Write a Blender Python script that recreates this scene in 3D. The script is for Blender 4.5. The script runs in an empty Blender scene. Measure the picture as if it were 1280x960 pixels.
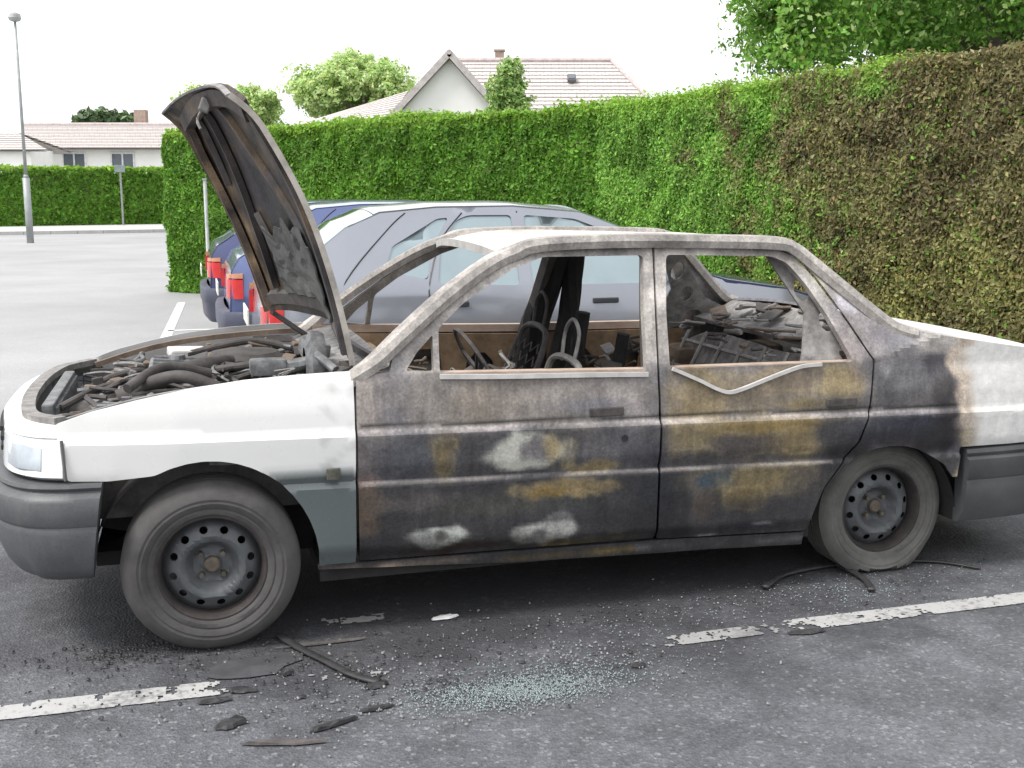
import bpy, bmesh, math, random
import numpy as np
from mathutils import Vector, Matrix, noise
from mathutils.geometry import delaunay_2d_cdt

random.seed(7)
rng = np.random.default_rng(11)
R = math.radians
sc = bpy.context.scene
COL = sc.collection

# ------------------------------------------------------------------ camera
cam_d = bpy.data.cameras.new("camera")
cam = bpy.data.objects.new("camera", cam_d)
COL.objects.link(cam)
cam_d.sensor_width = 36.0
cam_d.lens = 36.0 * 1400.0 / 1280.0
cam_d.clip_start = 0.05
cam_d.clip_end = 2000
cam.location = (0, 0, 1.5)
cam.rotation_euler = (R(90 - 9.5), 0, 0)
sc.camera = cam

# ------------------------------------------------------------------ world, sun, exposure
SUN_EL, SUN_AZ = R(58), R(238)          # azimuth measured clockwise from +Y
w = bpy.data.worlds.new("World")
sc.world = w
w.use_nodes = True
nt = w.node_tree
nt.nodes.clear()
wo = nt.nodes.new("ShaderNodeOutputWorld")
bg = nt.nodes.new("ShaderNodeBackground")
sky = nt.nodes.new("ShaderNodeTexSky")
sky.sky_type = 'NISHITA'
sky.sun_disc = False
sky.sun_elevation = SUN_EL
sky.sun_rotation = SUN_AZ
sky.air_density = 1.0
sky.dust_density = 5.0
sky.ozone_density = 1.0
hs = nt.nodes.new("ShaderNodeHueSaturation")
hs.inputs["Saturation"].default_value = 0.22
mixw = nt.nodes.new("ShaderNodeMixRGB")
mixw.blend_type = 'MIX'
mixw.inputs[0].default_value = 0.55
mixw.inputs[2].default_value = (9.0, 9.05, 9.3, 1)   # even cloud layer
nt.links.new(sky.outputs[0], hs.inputs["Color"])
nt.links.new(hs.outputs[0], mixw.inputs[1])
nt.links.new(mixw.outputs[0], bg.inputs[0])
bg.inputs[1].default_value = 0.12
nt.links.new(bg.outputs[0], wo.inputs[0])

sun_d = bpy.data.lights.new("sun", 'SUN')
sun_d.energy = 1.5
sun_d.angle = R(14)
sun_d.color = (1.0, 0.965, 0.91)
sun = bpy.data.objects.new("sun", sun_d)
COL.objects.link(sun)
sd = Vector((math.sin(SUN_AZ) * math.cos(SUN_EL), math.cos(SUN_AZ) * math.cos(SUN_EL), math.sin(SUN_EL)))
sun.rotation_euler = sd.to_track_quat('Z', 'Y').to_euler()
sun.location = (0, 0, 20)

sc.view_settings.view_transform = 'Standard'
sc.view_settings.look = 'None'
sc.view_settings.exposure = 0.92
sc.view_settings.gamma = 1.0
sc.render.engine = 'CYCLES'
sc.render.resolution_x, sc.render.resolution_y = 1024, 768

# ------------------------------------------------------------------ materials
def lin(r, g=None, b=None, k=1.0):
    if g is None: r, g, b = r
    f = lambda v: ((v / 255.0 + 0.055) / 1.055) ** 2.4 if v > 10.3 else v / 255.0 / 12.92
    return (f(r) * k, f(g) * k, f(b) * k)

MATS = {}
def mat(name, color=(.5, .5, .5), rough=.6, metal=0., var=.25, nscale=6., bump=.15, bscale=60., attr=None,
        coat=0., spec=.5, color2=None, bdist=.003, rvar=.1, trans=0., detail=0.):
    """principled material with noise-driven colour, roughness and fine relief"""
    if name in MATS: return MATS[name]
    m = bpy.data.materials.new(name)
    m.use_nodes = True
    n, l = m.node_tree.nodes, m.node_tree.links
    bs = n["Principled BSDF"]
    tc = n.new("ShaderNodeTexCoord")
    n1 = n.new("ShaderNodeTexNoise"); n1.inputs["Scale"].default_value = nscale; n1.inputs["Detail"].default_value = 8
    n1.inputs["Roughness"].default_value = .65
    l.new(tc.outputs["Object"], n1.inputs["Vector"])
    ramp = n.new("ShaderNodeValToRGB")
    ramp.color_ramp.elements[0].position = .3; ramp.color_ramp.elements[1].position = .7
    if attr:
        at = n.new("ShaderNodeAttribute"); at.attribute_name = attr
        lo, hi = 1 - var, 1 + var
        ramp.color_ramp.elements[0].color = (lo, lo, lo, 1); ramp.color_ramp.elements[1].color = (hi, hi, hi, 1)
        mx = n.new("ShaderNodeMixRGB"); mx.blend_type = 'MULTIPLY'; mx.inputs[0].default_value = 1
        l.new(at.outputs["Color"], mx.inputs[1]); l.new(ramp.outputs[0], mx.inputs[2])
        src = mx.outputs[0]
    else:
        c2 = color2 or tuple(min(1, c * (1 + var)) for c in color)
        c1 = tuple(c * (1 - var) for c in color) if color2 is None else color
        ramp.color_ramp.elements[0].color = (*c1, 1); ramp.color_ramp.elements[1].color = (*c2, 1)
        src = ramp.outputs[0]
    l.new(n1.outputs["Fac"], ramp.inputs[0])
    if detail:
        dfac = None
        if attr:
            bw = n.new("ShaderNodeRGBToBW"); l.new(at.outputs["Color"], bw.inputs[0]); mg = n.new("ShaderNodeMapRange")
            mg.inputs["From Min"].default_value = .40; mg.inputs["From Max"].default_value = .50; mg.inputs["To Min"].default_value = 1; mg.inputs["To Max"].default_value = .12
            l.new(bw.outputs[0], mg.inputs["Value"]); dfac = mg.outputs[0]
        # fine ash grain, flaked spots and faint downward soot runs
        for sc3, dt, lo_, hi_, p0, p1 in (((95, 95, 95), 4, 1 - .55 * detail, 1 + .40 * detail, .36, .64), ((30, 30, 5), 5, 1 - .40 * detail, 1 + .25 * detail, .38, .62), ((9, 9, 9), 10, 1 - .38 * detail, 1 + .30 * detail, .42, .58)):
            mp = n.new("ShaderNodeMapping"); mp.inputs["Scale"].default_value = sc3; l.new(tc.outputs["Object"], mp.inputs["Vector"])
            nn = n.new("ShaderNodeTexNoise"); nn.inputs["Scale"].default_value = 1; nn.inputs["Detail"].default_value = dt; nn.inputs["Roughness"].default_value = .7; l.new(mp.outputs[0], nn.inputs["Vector"])
            rp = n.new("ShaderNodeValToRGB"); rp.color_ramp.elements[0].position = p0; rp.color_ramp.elements[1].position = p1
            rp.color_ramp.elements[0].color = (lo_, lo_, lo_, 1); rp.color_ramp.elements[1].color = (hi_, hi_, hi_ * .985, 1); l.new(nn.outputs["Fac"], rp.inputs[0])
            m2 = n.new("ShaderNodeMixRGB"); m2.blend_type = 'MULTIPLY'; m2.inputs[0].default_value = 1; (l.new(dfac, m2.inputs[0]) if dfac else None); l.new(src, m2.inputs[1]); l.new(rp.outputs[0], m2.inputs[2]); src = m2.outputs[0]
    l.new(src, bs.inputs["Base Color"])
    mr = n.new("ShaderNodeMapRange")
    mr.inputs["To Min"].default_value = max(0.02, rough - rvar); mr.inputs["To Max"].default_value = min(1, rough + rvar)
    n2 = n.new("ShaderNodeTexNoise"); n2.inputs["Scale"].default_value = nscale * 2.7; n2.inputs["Detail"].default_value = 4
    l.new(tc.outputs["Object"], n2.inputs["Vector"])
    l.new(n2.outputs["Fac"], mr.inputs["Value"]); l.new(mr.outputs[0], bs.inputs["Roughness"])
    bs.inputs["Metallic"].default_value = metal
    bs.inputs["Specular IOR Level"].default_value = spec
    bs.inputs["Coat Weight"].default_value = coat
    bs.inputs["Coat Roughness"].default_value = .06
    if trans: bs.inputs["Transmission Weight"].default_value = trans
    if bump:
        n3 = n.new("ShaderNodeTexNoise"); n3.inputs["Scale"].default_value = bscale; n3.inputs["Detail"].default_value = 6
        l.new(tc.outputs["Object"], n3.inputs["Vector"])
        bp = n.new("ShaderNodeBump"); bp.inputs["Strength"].default_value = bump; bp.inputs["Distance"].default_value = bdist
        l.new(n3.outputs["Fac"], bp.inputs["Height"]); l.new(bp.outputs[0], bs.inputs["Normal"])
    MATS[name] = m
    return m

# ------------------------------------------------------------------ object helpers
def obj(name, me, parent=None, m=None, smooth=False):
    if isinstance(me, bmesh.types.BMesh):
        bm = me; me = bpy.data.meshes.new(name); bm.to_mesh(me); bm.free()
    o = bpy.data.objects.new(name, me)
    COL.objects.link(o)
    if m is not None:
        me.materials.clear(); me.materials.append(m)
    if parent is not None: o.parent = parent
    if smooth:
        me.polygons.foreach_set("use_smooth", [True] * len(me.polygons))
    return o

def thing(name, label, cat, loc=(0, 0, 0), rz=0, group=None):
    o = bpy.data.objects.new(name, None); COL.objects.link(o)
    o.location = loc; o.rotation_euler = (0, 0, rz); o.empty_display_size = .2
    o["label"] = label; o["category"] = cat
    if group: o["group"] = group
    return o

def tag(o, label=None, cat=None, group=None, kind=None):
    if label: o["label"] = label
    if cat: o["category"] = cat
    if group: o["group"] = group
    if kind: o["kind"] = kind
    return o

def autosmooth(o, ang=35):
    me = o.data
    me.polygons.foreach_set("use_smooth", [True] * len(me.polygons))
    bm = bmesh.new(); bm.from_mesh(me)
    for e in bm.edges:
        if len(e.link_faces) == 2 and e.calc_face_angle(0) > R(ang): e.smooth = False
    bm.to_mesh(me); bm.free()
    return o

def bx(bm, c, s, rot=None, bev=0.0):
    """bevelled box added to a bmesh"""
    r = bmesh.ops.create_cube(bm, size=1)
    vs = r["verts"]
    M = Matrix.Translation(c) @ (rot.to_4x4() if rot is not None else Matrix()) @ Matrix.Diagonal((*s, 1))
    bmesh.ops.transform(bm, matrix=M, verts=vs)
    if bev:
        es = list({e for v in vs for e in v.link_edges})
        bmesh.ops.bevel(bm, geom=es, offset=bev, segments=2, affect='EDGES', profile=.6)

def rot(ax, ay=0, az=0):
    from mathutils import Euler
    return Euler((ax, ay, az)).to_matrix()

def sweep(bm, pts, prof, closed=False, up=Vector((0, 0, 1)), scales=None):
    """sweep a closed 2-D profile [(side, up)] along points"""
    pts = [Vector(p) for p in pts]; n = len(pts); rings = []
    for i, p in enumerate(pts):
        a = pts[i - 1] if i else (pts[-1] if closed else p)
        b = pts[(i + 1) % n] if (i < n - 1 or closed) else p
        t = (b - a).normalized()
        s = t.cross(up)
        if s.length < 1e-3: s = t.cross(Vector((0, 1, 0)))
        s.normalize(); u = s.cross(t).normalized()
        k = scales[i] if scales else 1
        rings.append([bm.verts.new(p + s * (q[0] * k) + u * (q[1] * k)) for q in prof])
    m = len(prof)
    for i in range(n if closed else n - 1):
        A, B = rings[i], rings[(i + 1) % n]
        for j in range(m):
            bm.faces.new((A[j], A[(j + 1) % m], B[(j + 1) % m], B[j]))
    if not closed:
        bm.faces.new(rings[0][::-1]); bm.faces.new(rings[-1])

def circ(r, n=8, sy=1.0):
    return [(r * math.cos(2 * math.pi * k / n), r * sy * math.sin(2 * math.pi * k / n)) for k in range(n)]

def rect(w_, h_):
    return [(-w_ / 2, -h_ / 2), (w_ / 2, -h_ / 2), (w_ / 2, h_ / 2), (-w_ / 2, h_ / 2)]

def tube(bm, pts, r, n=8, scales=None):
    sweep(bm, pts, circ(r, n), scales=scales)

def smoothpts(pts, k=6):
    """Catmull-Rom through points"""
    P = [Vector(p) for p in pts]; out = []
    for i in range(len(P) - 1):
        p0 = P[max(i - 1, 0)]; p1 = P[i]; p2 = P[i + 1]; p3 = P[min(i + 2, len(P) - 1)]
        for j in range(k):
            t = j / k
            out.append(.5 * ((2 * p1) + (p2 - p0) * t + (2 * p0 - 5 * p1 + 4 * p2 - p3) * t * t + (3 * p1 - p0 - 3 * p2 + p3) * t ** 3))
    out.append(P[-1]); return out

def lathe(bm, prof, n=48, ax='Y', c=(0, 0, 0), close=False):
    """revolve [(r, a)] round an axis through c; a runs along the axis"""
    rings = []
    for r, a in prof:
        ring = []
        for k in range(n):
            t = 2 * math.pi * k / n
            if ax == 'Y': v = (c[0] + r * math.cos(t), c[1] + a, c[2] + r * math.sin(t))
            elif ax == 'Z': v = (c[0] + r * math.cos(t), c[1] + r * math.sin(t), c[2] + a)
            else: v = (c[0] + a, c[1] + r * math.cos(t), c[2] + r * math.sin(t))
            ring.append(bm.verts.new(v))
        rings.append(ring)
    N = len(rings)
    for i in range(N if close else N - 1):
        A, B = rings[i], rings[(i + 1) % N]
        for k in range(n):
            bm.faces.new((A[k], A[(k + 1) % n], B[(k + 1) % n], B[k]))
    return rings

def pip(x, y, poly):
    c = False; j = len(poly) - 1
    for i in range(len(poly)):
        xi, yi = poly[i]; xj, yj = poly[j]
        if (yi > y) != (yj > y) and x < (xj - xi) * (y - yi) / (yj - yi) + xi: c = not c
        j = i
    return c

def dens(poly, res):
    out = []
    for i in range(len(poly)):
        a, b = poly[i], poly[(i + 1) % len(poly)]
        L = math.hypot(b[0] - a[0], b[1] - a[1]); n = max(1, int(round(L / res)))
        for k in range(n): out.append((a[0] + (b[0] - a[0]) * k / n, a[1] + (b[1] - a[1]) * k / n))
    return out

def roundc(poly, r, n=4):
    """round the corners of a polygon"""
    out = []; N = len(poly)
    for i in range(N):
        p0, p, p1 = Vector(poly[i - 1]), Vector(poly[i]), Vector(poly[(i + 1) % N])
        a, b = (p0 - p), (p1 - p)
        rr = min(r, a.length * .45, b.length * .45)
        A = p + a.normalized() * rr; B = p + b.normalized() * rr
        for k in range(n + 1):
            t = k / n; q = A * (1 - t) ** 2 + p * 2 * t * (1 - t) + B * t * t
            out.append((q.x, q.y))
    return out

def flat_tris(outer, holes=(), res=.03, rows=()):
    """triangulate a 2-D region with an interior grid; returns verts, tris"""
    loops = [dens(outer, res)] + [dens(h, res) for h in holes]
    vs, es = [], []
    for lp in loops:
        s = len(vs); n = len(lp)
        vs += lp; es += [(s + k, s + (k + 1) % n) for k in range(n)]
    xs = [p[0] for p in outer]; ys = [p[1] for p in outer]
    nb = np.array(vs)
    x = min(xs) + res / 2
    while x < max(xs):
        y0 = min(ys) + res / 2; ylist = []
        while y0 < max(ys): ylist.append(y0); y0 += res
        rw = [f(x) if callable(f) else f for f in rows]
        ylist = [q for q in ylist if all(abs(q - r) > res * .45 for r in rw)] + rw
        for y in ylist:
            if pip(x, y, outer) and not any(pip(x, y, h) for h in holes):
                if np.min((nb[:, 0] - x) ** 2 + (nb[:, 1] - y) ** 2) > (res * .4) ** 2: vs.append((x, y))
        x += res
    r = delaunay_2d_cdt([Vector(v) for v in vs], es, [], 0, 1e-6)
    V, F = r[0], r[2]; out = []
    for f in F:
        cx = sum(V[i].x for i in f) / len(f); cy = sum(V[i].y for i in f) / len(f)
        if pip(cx, cy, outer) and not any(pip(cx, cy, h) for h in holes): out.append(tuple(f))
    return [(v.x, v.y) for v in V], out

def panel(name, outer, holes, f3, parent, m, res=.03, thick=.012, inward=None, rows=(), colf=None, sm=35, flip=False):
    """sheet with thickness: 2-D region mapped by f3(u, v) -> point; inward(u, v) gives the direction of the thickness"""
    V, T = flat_tris(outer, holes, res, rows)
    used = sorted({i for t in T for i in t}); mp = {i: k for k, i in enumerate(used)}
    P = [Vector(f3(*V[i])) for i in used]
    Q = [p + Vector(inward(*V[i])) * thick for p, i in zip(P, used)]
    n = len(P); faces = []
    from collections import Counter
    ec = Counter()
    tl = [tuple(mp[i] for i in t) for t in T]
    if flip: tl = [t[::-1] for t in tl]
    for t in tl:
        for a, b in zip(t, t[1:] + t[:1]): ec[(a, b)] += 1
    for t in tl:
        faces.append(t); faces.append(tuple(i + n for i in t[::-1]))
    for (a, b) in ec:
        if (b, a) not in ec: faces.append((b, a, a + n, b + n))
    me = bpy.data.meshes.new(name)
    me.from_pydata([tuple(p) for p in P + Q], [], faces)
    if colf:
        ca = me.color_attributes.new("paint", 'FLOAT_COLOR', 'POINT')
        c = [colf(*V[i]) for i in used] * 2
        flat = [x for q in c for x in (*q[:3], 1.0)]
        ca.data.foreach_set("color", flat)
    o = obj(name, me, parent, m)
    autosmooth(o, sm)
    return o

def strip(name, prof, parent, m, ny=16, thick=.012, crown=None, colf=None, xcurve=None, sm=35):
    """skin across the car: prof = [(X, Zedge, halfwidth, Zcrown)]"""
    bm = bmesh.new(); rows = []
    for (x, z, hw, cr) in prof:
        row = []
        for j in range(ny + 1):
            t = -1 + 2 * j / ny
            t = math.sin(t * math.pi / 2) * .35 + t * .65
            y = t * hw
            row.append(bm.verts.new((x + (xcurve(t) if xcurve else 0), y, z + cr * (1 - abs(t) ** 2.4))))
        rows.append(row)
    for i in range(len(rows) - 1):
        for j in range(ny): bm.faces.new((rows[i][j], rows[i + 1][j], rows[i + 1][j + 1], rows[i][j + 1]))
    bm.normal_update()
    if colf:
        cl = bm.verts.layers.float_color.new("paint")
        for v in bm.verts: v[cl] = (*colf(v.co.x, v.co.y)[:3], 1)
    bmesh.ops.solidify(bm, geom=bm.faces[:], thickness=thick)
    o = obj(name, bm, parent, m)
    return autosmooth(o, sm)

def nz(x, y, z=0, s=1.0): return noise.noise(Vector((x * s, y * s, z * s)))

# ------------------------------------------------------------------ ground, road, paint, kerbs
CX, CY, TH = -1.2075, 4.337, R(16.05)
cT, sT = math.cos(TH), math.sin(TH)
def cw(x, y, z=0): return (x * cT - y * sT + CX, x * sT + y * cT + CY, z)

def asphalt_mat():
    m = bpy.data.materials.new("asphalt"); m.use_nodes = True
    n, l = m.node_tree.nodes, m.node_tree.links
    bs = n["Principled BSDF"]; tc = n.new("ShaderNodeTexCoord"); C_ = tc.outputs["Object"]
    def N(scale, det=6, rg=.6):
        t = n.new("ShaderNodeTexNoise"); t.inputs["Scale"].default_value = scale; t.inputs["Detail"].default_value = det
        t.inputs["Roughness"].default_value = rg; l.new(C_, t.inputs["Vector"]); return t.outputs["Fac"]
    def ramp(src, *st):
        r = n.new("ShaderNodeValToRGB"); e = r.color_ramp.elements
        while len(e) < len(st): e.new(.5)
        for k, (p, c) in enumerate(st): e[k].position = p; e[k].color = (*c, 1) if not isinstance(c, float) else (c, c, c, 1)
        l.new(src, r.inputs[0]); return r.outputs[0]
    def mix(f, a, b, bl='MIX'):
        x = n.new("ShaderNodeMixRGB"); x.blend_type = bl
        for k, s in ((0, f), (1, a), (2, b)):
            if isinstance(s, (float, int)): x.inputs[k].default_value = s if k == 0 else (s, s, s, 1)
            elif isinstance(s, tuple): x.inputs[k].default_value = (*s, 1)
            else: l.new(s, x.inputs[k])
        return x.outputs[0]
    def math_(op, a, b=None, cl=False):
        x = n.new("ShaderNodeMath"); x.operation = op; x.use_clamp = cl
        for k, s in ((0, a), (1, b)):
            if s is None: continue
            if isinstance(s, (float, int)): x.inputs[k].default_value = s
            else: l.new(s, x.inputs[k])
        return x.outputs[0]
    base = ramp(N(1.1, 5), (.35, (.090, .094, .105)), (.65, (.122, .126, .138)))
    base = mix(1.0, base, ramp(N(3.6, 8, .7), (.36, .64), (.62, 1.12)), 'MULTIPLY')
    stone = n.new("ShaderNodeTexVoronoi"); stone.inputs["Scale"].default_value = 110; l.new(C_, stone.inputs["Vector"])
    sc_ = n.new("ShaderNodeSeparateColor"); l.new(stone.outputs["Color"], sc_.inputs[0])
    grit = ramp(sc_.outputs[0], (0., .72), (.6, 1.0), (.93, 1.15), (1.0, 1.7))
    col = mix(1.0, base, grit, 'MULTIPLY')
    speck = n.new("ShaderNodeTexVoronoi"); speck.inputs["Scale"].default_value = 85; l.new(C_, speck.inputs["Vector"])
    sp = n.new("ShaderNodeSeparateColor"); l.new(speck.outputs["Color"], sp.inputs[0])
    col = mix(ramp(sp.outputs[1], (.965, 0.), (.975, .5)), col, (.26, .26, .27))
    # soot round the wreck, darkened further to paint in the under-car shadow
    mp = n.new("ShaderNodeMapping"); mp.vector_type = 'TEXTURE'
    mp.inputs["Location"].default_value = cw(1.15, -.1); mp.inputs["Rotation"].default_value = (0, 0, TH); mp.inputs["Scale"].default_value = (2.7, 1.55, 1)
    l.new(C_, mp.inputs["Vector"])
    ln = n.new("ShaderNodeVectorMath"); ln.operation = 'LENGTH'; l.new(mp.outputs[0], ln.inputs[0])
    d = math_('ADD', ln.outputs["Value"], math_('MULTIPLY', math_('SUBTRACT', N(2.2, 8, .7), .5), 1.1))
    soot_shade = ramp(d, (.55, 1.0), (1.02, 0.))
    col = mix(math_('MULTIPLY', soot_shade, .82), col, (.024, .024, .028))
    # fine pale ash dusted over the soot
    ash = ramp(math_('MULTIPLY', ramp(N(26, 8, .75), (.52, 0.), (.66, 1.)), ramp(N(3.1, 3), (.45, 0.), (.6, 1.))), (0., 0.), (1., 1.))
    col = mix(math_('MULTIPLY', math_('MULTIPLY', ash, ramp(d, (.5, 1.), (1.5, 0.))), .5), col, (.17, .175, .185))
    # older, paler surface of the street farther off
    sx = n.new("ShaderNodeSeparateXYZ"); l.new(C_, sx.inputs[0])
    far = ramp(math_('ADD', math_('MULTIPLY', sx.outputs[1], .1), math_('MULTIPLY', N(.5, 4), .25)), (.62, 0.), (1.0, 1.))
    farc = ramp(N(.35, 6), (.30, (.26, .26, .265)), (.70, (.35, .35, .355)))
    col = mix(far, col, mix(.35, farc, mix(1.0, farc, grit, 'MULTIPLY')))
    l.new(col, bs.inputs["Base Color"])
    bs.inputs["Roughness"].default_value = .72
    bp = n.new("ShaderNodeBump"); bp.inputs["Strength"].default_value = .6; bp.inputs["Distance"].default_value = .006
    l.new(math_('ADD', stone.outputs["Distance"], math_('MULTIPLY', N(220, 3), .5)), bp.inputs["Height"]); l.new(bp.outputs[0], bs.inputs["Normal"])
    return m

def sheet(name, poly, z, m, kind="structure", res=None, parent=None):
    bm = bmesh.new(); bm.faces.new([bm.verts.new((p[0], p[1], z)) for p in poly])
    o = obj(name, bm, parent, m)
    if kind: o["kind"] = kind
    return o

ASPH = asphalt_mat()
grassm = mat("grass_soil", (.05, .075, .025), .9, color2=(.09, .12, .04), nscale=1.5, bump=.5, bscale=20, bdist=.02)
sheet("ground", [(-400, -60), (400, -60), (400, 600), (-400, 600)], -.02, grassm)
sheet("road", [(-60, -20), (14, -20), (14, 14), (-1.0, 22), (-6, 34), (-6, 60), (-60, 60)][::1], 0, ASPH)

def paint_mat(name, cover=.5, tone=.62):
    m = bpy.data.materials.new(name); m.use_nodes = True
    n, l = m.node_tree.nodes, m.node_tree.links; bs = n["Principled BSDF"]
    tc = n.new("ShaderNodeTexCoord"); t = n.new("ShaderNodeTexNoise"); t.inputs["Scale"].default_value = 38; t.inputs["Detail"].default_value = 9; t.inputs["Roughness"].default_value = .75
    t2 = n.new("ShaderNodeTexNoise"); t2.inputs["Scale"].default_value = 4; t2.inputs["Detail"].default_value = 5
    l.new(tc.outputs["Object"], t.inputs["Vector"]); l.new(tc.outputs["Object"], t2.inputs["Vector"])
    a = n.new("ShaderNodeMath"); a.operation = 'ADD'; l.new(t.outputs["Fac"], a.inputs[0])
    b = n.new("ShaderNodeMath"); b.operation = 'MULTIPLY'; b.inputs[1].default_value = .6; l.new(t2.outputs["Fac"], b.inputs[0]); l.new(b.outputs[0], a.inputs[1])
    r = n.new("ShaderNodeValToRGB"); r.color_ramp.elements[0].position = cover; r.color_ramp.elements[1].position = cover + .22
    r.color_ramp.elements[0].color = (.12, .12, .125, 1); r.color_ramp.elements[1].color = (tone, tone, tone * .98, 1)
    l.new(a.outputs[0], r.inputs[0]); l.new(r.outputs[0], bs.inputs["Base Color"])
    bs.inputs["Roughness"].default_value = .75
    return m
PAINT = paint_mat("worn_road_paint", .60, .36)
PAINTF = paint_mat("faded_road_paint", .60, .27)
PAINT2 = paint_mat("clean_road_paint", .4, .6)

def line(a, b, wd, m, z=.004, rough_edge=.006, wear=0.):
    """painted stripe from a to b in car-park coordinates, its edges a little ragged"""
    bm = bmesh.new(); A = Vector(a); B = Vector(b); L = (B - A).length; t = (B - A) / L; s = Vector((-t.y, t.x))
    cell = .008 if wear > 0 else .05; n = max(2, int(L / cell)); nw = max(2, int(wd / cell)); g = []
    for k in range(n + 1):
        row = []
        for j in range(nw + 1):
            w0 = (-.5 + j / nw) * wd; q = A + t * (L * k / n + random.uniform(-.3, .3) * cell) + s * (w0 + random.uniform(-.3, .3) * min(cell, rough_edge)); row.append(bm.verts.new(cw(q.x, q.y, z)))
        g.append(row)
    for k in range(n):          # paint flakes off, most at the edges and the stripe's broken ends
        for j in range(nw):
            c = g[k][j].co; e_ = min(k, n - 1 - k) * cell / .16; edge = abs((j + .5) / nw - .5) * 2
            a = nz(c.x, c.y, 3, 9) * .8 + nz(c.x, c.y, 8, 30) * .7 + nz(c.x, c.y, 5, 80) * .45 + nz(c.x, c.y, 1, 2.2) * .5
            if wear <= 0 or a + .62 - wear + min(.15, .5 * (e_ - .6)) - .22 * edge ** 4 > 0: bm.faces.new((g[k][j], g[k + 1][j], g[k + 1][j + 1], g[k][j + 1]))
    bmesh.ops.delete(bm, geom=[v for v in bm.verts if not v.link_faces], context='VERTS')
    o = obj("road_marking", bm, None, m); o["kind"] = "structure"; return o

line((-3.2, -1.10), (.02, -1.12), .105, PAINT, wear=.38)
line((.20, -1.13), (.58, -1.16), .085, PAINTF, wear=.72)
line((1.45, -1.165), (1.935, -1.155), .085, PAINTF, wear=.62)
line((1.94, -1.155), (6.2, -1.12), .10, PAINT, wear=.40)
line((.36, -.665), (.63, -.675), .07, PAINTF, wear=.55)
line((-.40, 5.6), (-.16, 12.2), .11, PAINT2)
for yy in (1.35, 3.75, 6.15, 8.7): line((-.3, yy), (4.4, yy - .1), .10, PAINT2)

kerbm = mat("kerb_stone", (.36, .36, .35), .85, color2=(.46, .46, .45), nscale=3)
pavem = mat("pavement_concrete", (.40, .40, .39), .85, color2=(.50, .50, .48), nscale=1.2)
def slab(name, poly, z0, z1, m, kind="structure"):
    bm = bmesh.new(); f = bm.faces.new([bm.verts.new((p[0], p[1], z0)) for p in poly])
    r = bmesh.ops.extrude_face_region(bm, geom=[f])
    for v in r["geom"]:
        if isinstance(v, bmesh.types.BMVert): v.co.z = z1
    bmesh.ops.recalc_face_normals(bm, faces=bm.faces)
    o = obj(name, bm, None, m); o["kind"] = kind; return o
# far pavement: kerb line from (-40, 34) to (-10, 48)
slab("pavement", [(-48, 27.1), (-8.2, 52.2), (-8.2, 76), (-60, 56)], -.02, .13, pavem)
bm = bmesh.new()
for k in range(46):
    a = Vector((-48, 26.95)).lerp(Vector((-8.2, 52.05)), k / 46); b = Vector((-48, 26.95)).lerp(Vector((-8.2, 52.05)), (k + .985) / 46)
    c = (a + b) / 2; bx(bm, (c.x, c.y, .062), ((b - a).length, .14, .16), rot(0, 0, math.atan2(b.y - a.y, b.x - a.x)), .01)
o = obj("kerb", bm, None, kerbm); o["kind"] = "structure"

# ------------------------------------------------------------------ foliage
def leaf_mat(name, rough=.55):
    m = bpy.data.materials.new(name); m.use_nodes = True
    n, l = m.node_tree.nodes, m.node_tree.links; bs = n["Principled BSDF"]
    at = n.new("ShaderNodeAttribute"); at.attribute_name = "paint"
    l.new(at.outputs["Color"], bs.inputs["Base Color"]); bs.inputs["Roughness"].default_value = rough
    bs.inputs["Specular IOR Level"].default_value = .35
    tr = n.new("ShaderNodeBsdfTranslucent"); mx = n.new("ShaderNodeMixShader"); mx.inputs[0].default_value = .42
    l.new(at.outputs["Color"], tr.inputs[0])
    l.new(bs.outputs[0], mx.inputs[1]); l.new(tr.outputs[0], mx.inputs[2])
    l.new(mx.outputs[0], n["Material Output"].inputs["Surface"])
    return m
LEAF = leaf_mat("leaves")

def leaves_mesh(name, P, Nrm, size, cols, elong=1.6, jitter=.62):
    """one small folded-diamond leaf per point (4 verts, 2 tris)"""
    n = len(P); Nn = Nrm + rng.normal(0, jitter, (n, 3)); Nn /= np.linalg.norm(Nn, axis=1, keepdims=True) + 1e-9
    A = np.cross(Nn, rng.normal(0, 1, (n, 3))); A /= np.linalg.norm(A, axis=1, keepdims=True) + 1e-9
    B = np.cross(Nn, A); s = (size * rng.uniform(.6, 1.35, n))[:, None]
    v = np.empty((n, 4, 3)); v[:, 0] = P - A * s * elong * .5; v[:, 1] = P + B * s * .38 + Nn * s * .12; v[:, 2] = P + A * s * elong * .5; v[:, 3] = P - B * s * .38 + Nn * s * .12
    me = bpy.data.meshes.new(name); me.vertices.add(4 * n); me.vertices.foreach_set("co", v.reshape(-1))
    idx = (np.arange(n)[:, None] * 4 + np.array([0, 1, 2, 0, 2, 3])).reshape(-1)
    me.loops.add(6 * n); me.loops.foreach_set("vertex_index", idx.astype(np.int32))
    me.polygons.add(2 * n); me.polygons.foreach_set("loop_start", (np.arange(2 * n) * 3).astype(np.int32)); me.polygons.foreach_set("loop_total", np.full(2 * n, 3, np.int32))
    me.update()
    ca = me.color_attributes.new("paint", 'FLOAT_COLOR', 'POINT')
    c4 = np.ones((n, 4, 4)); c4[:, :, :3] = cols[:, None, :]
    ca.data.foreach_set("color", c4.reshape(-1)); me.validate()
    return me

def vnoise(P, s, seed=0):
    return np.array([noise.noise(Vector((p[0] * s + seed, p[1] * s, p[2] * s))) for p in P])

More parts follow.
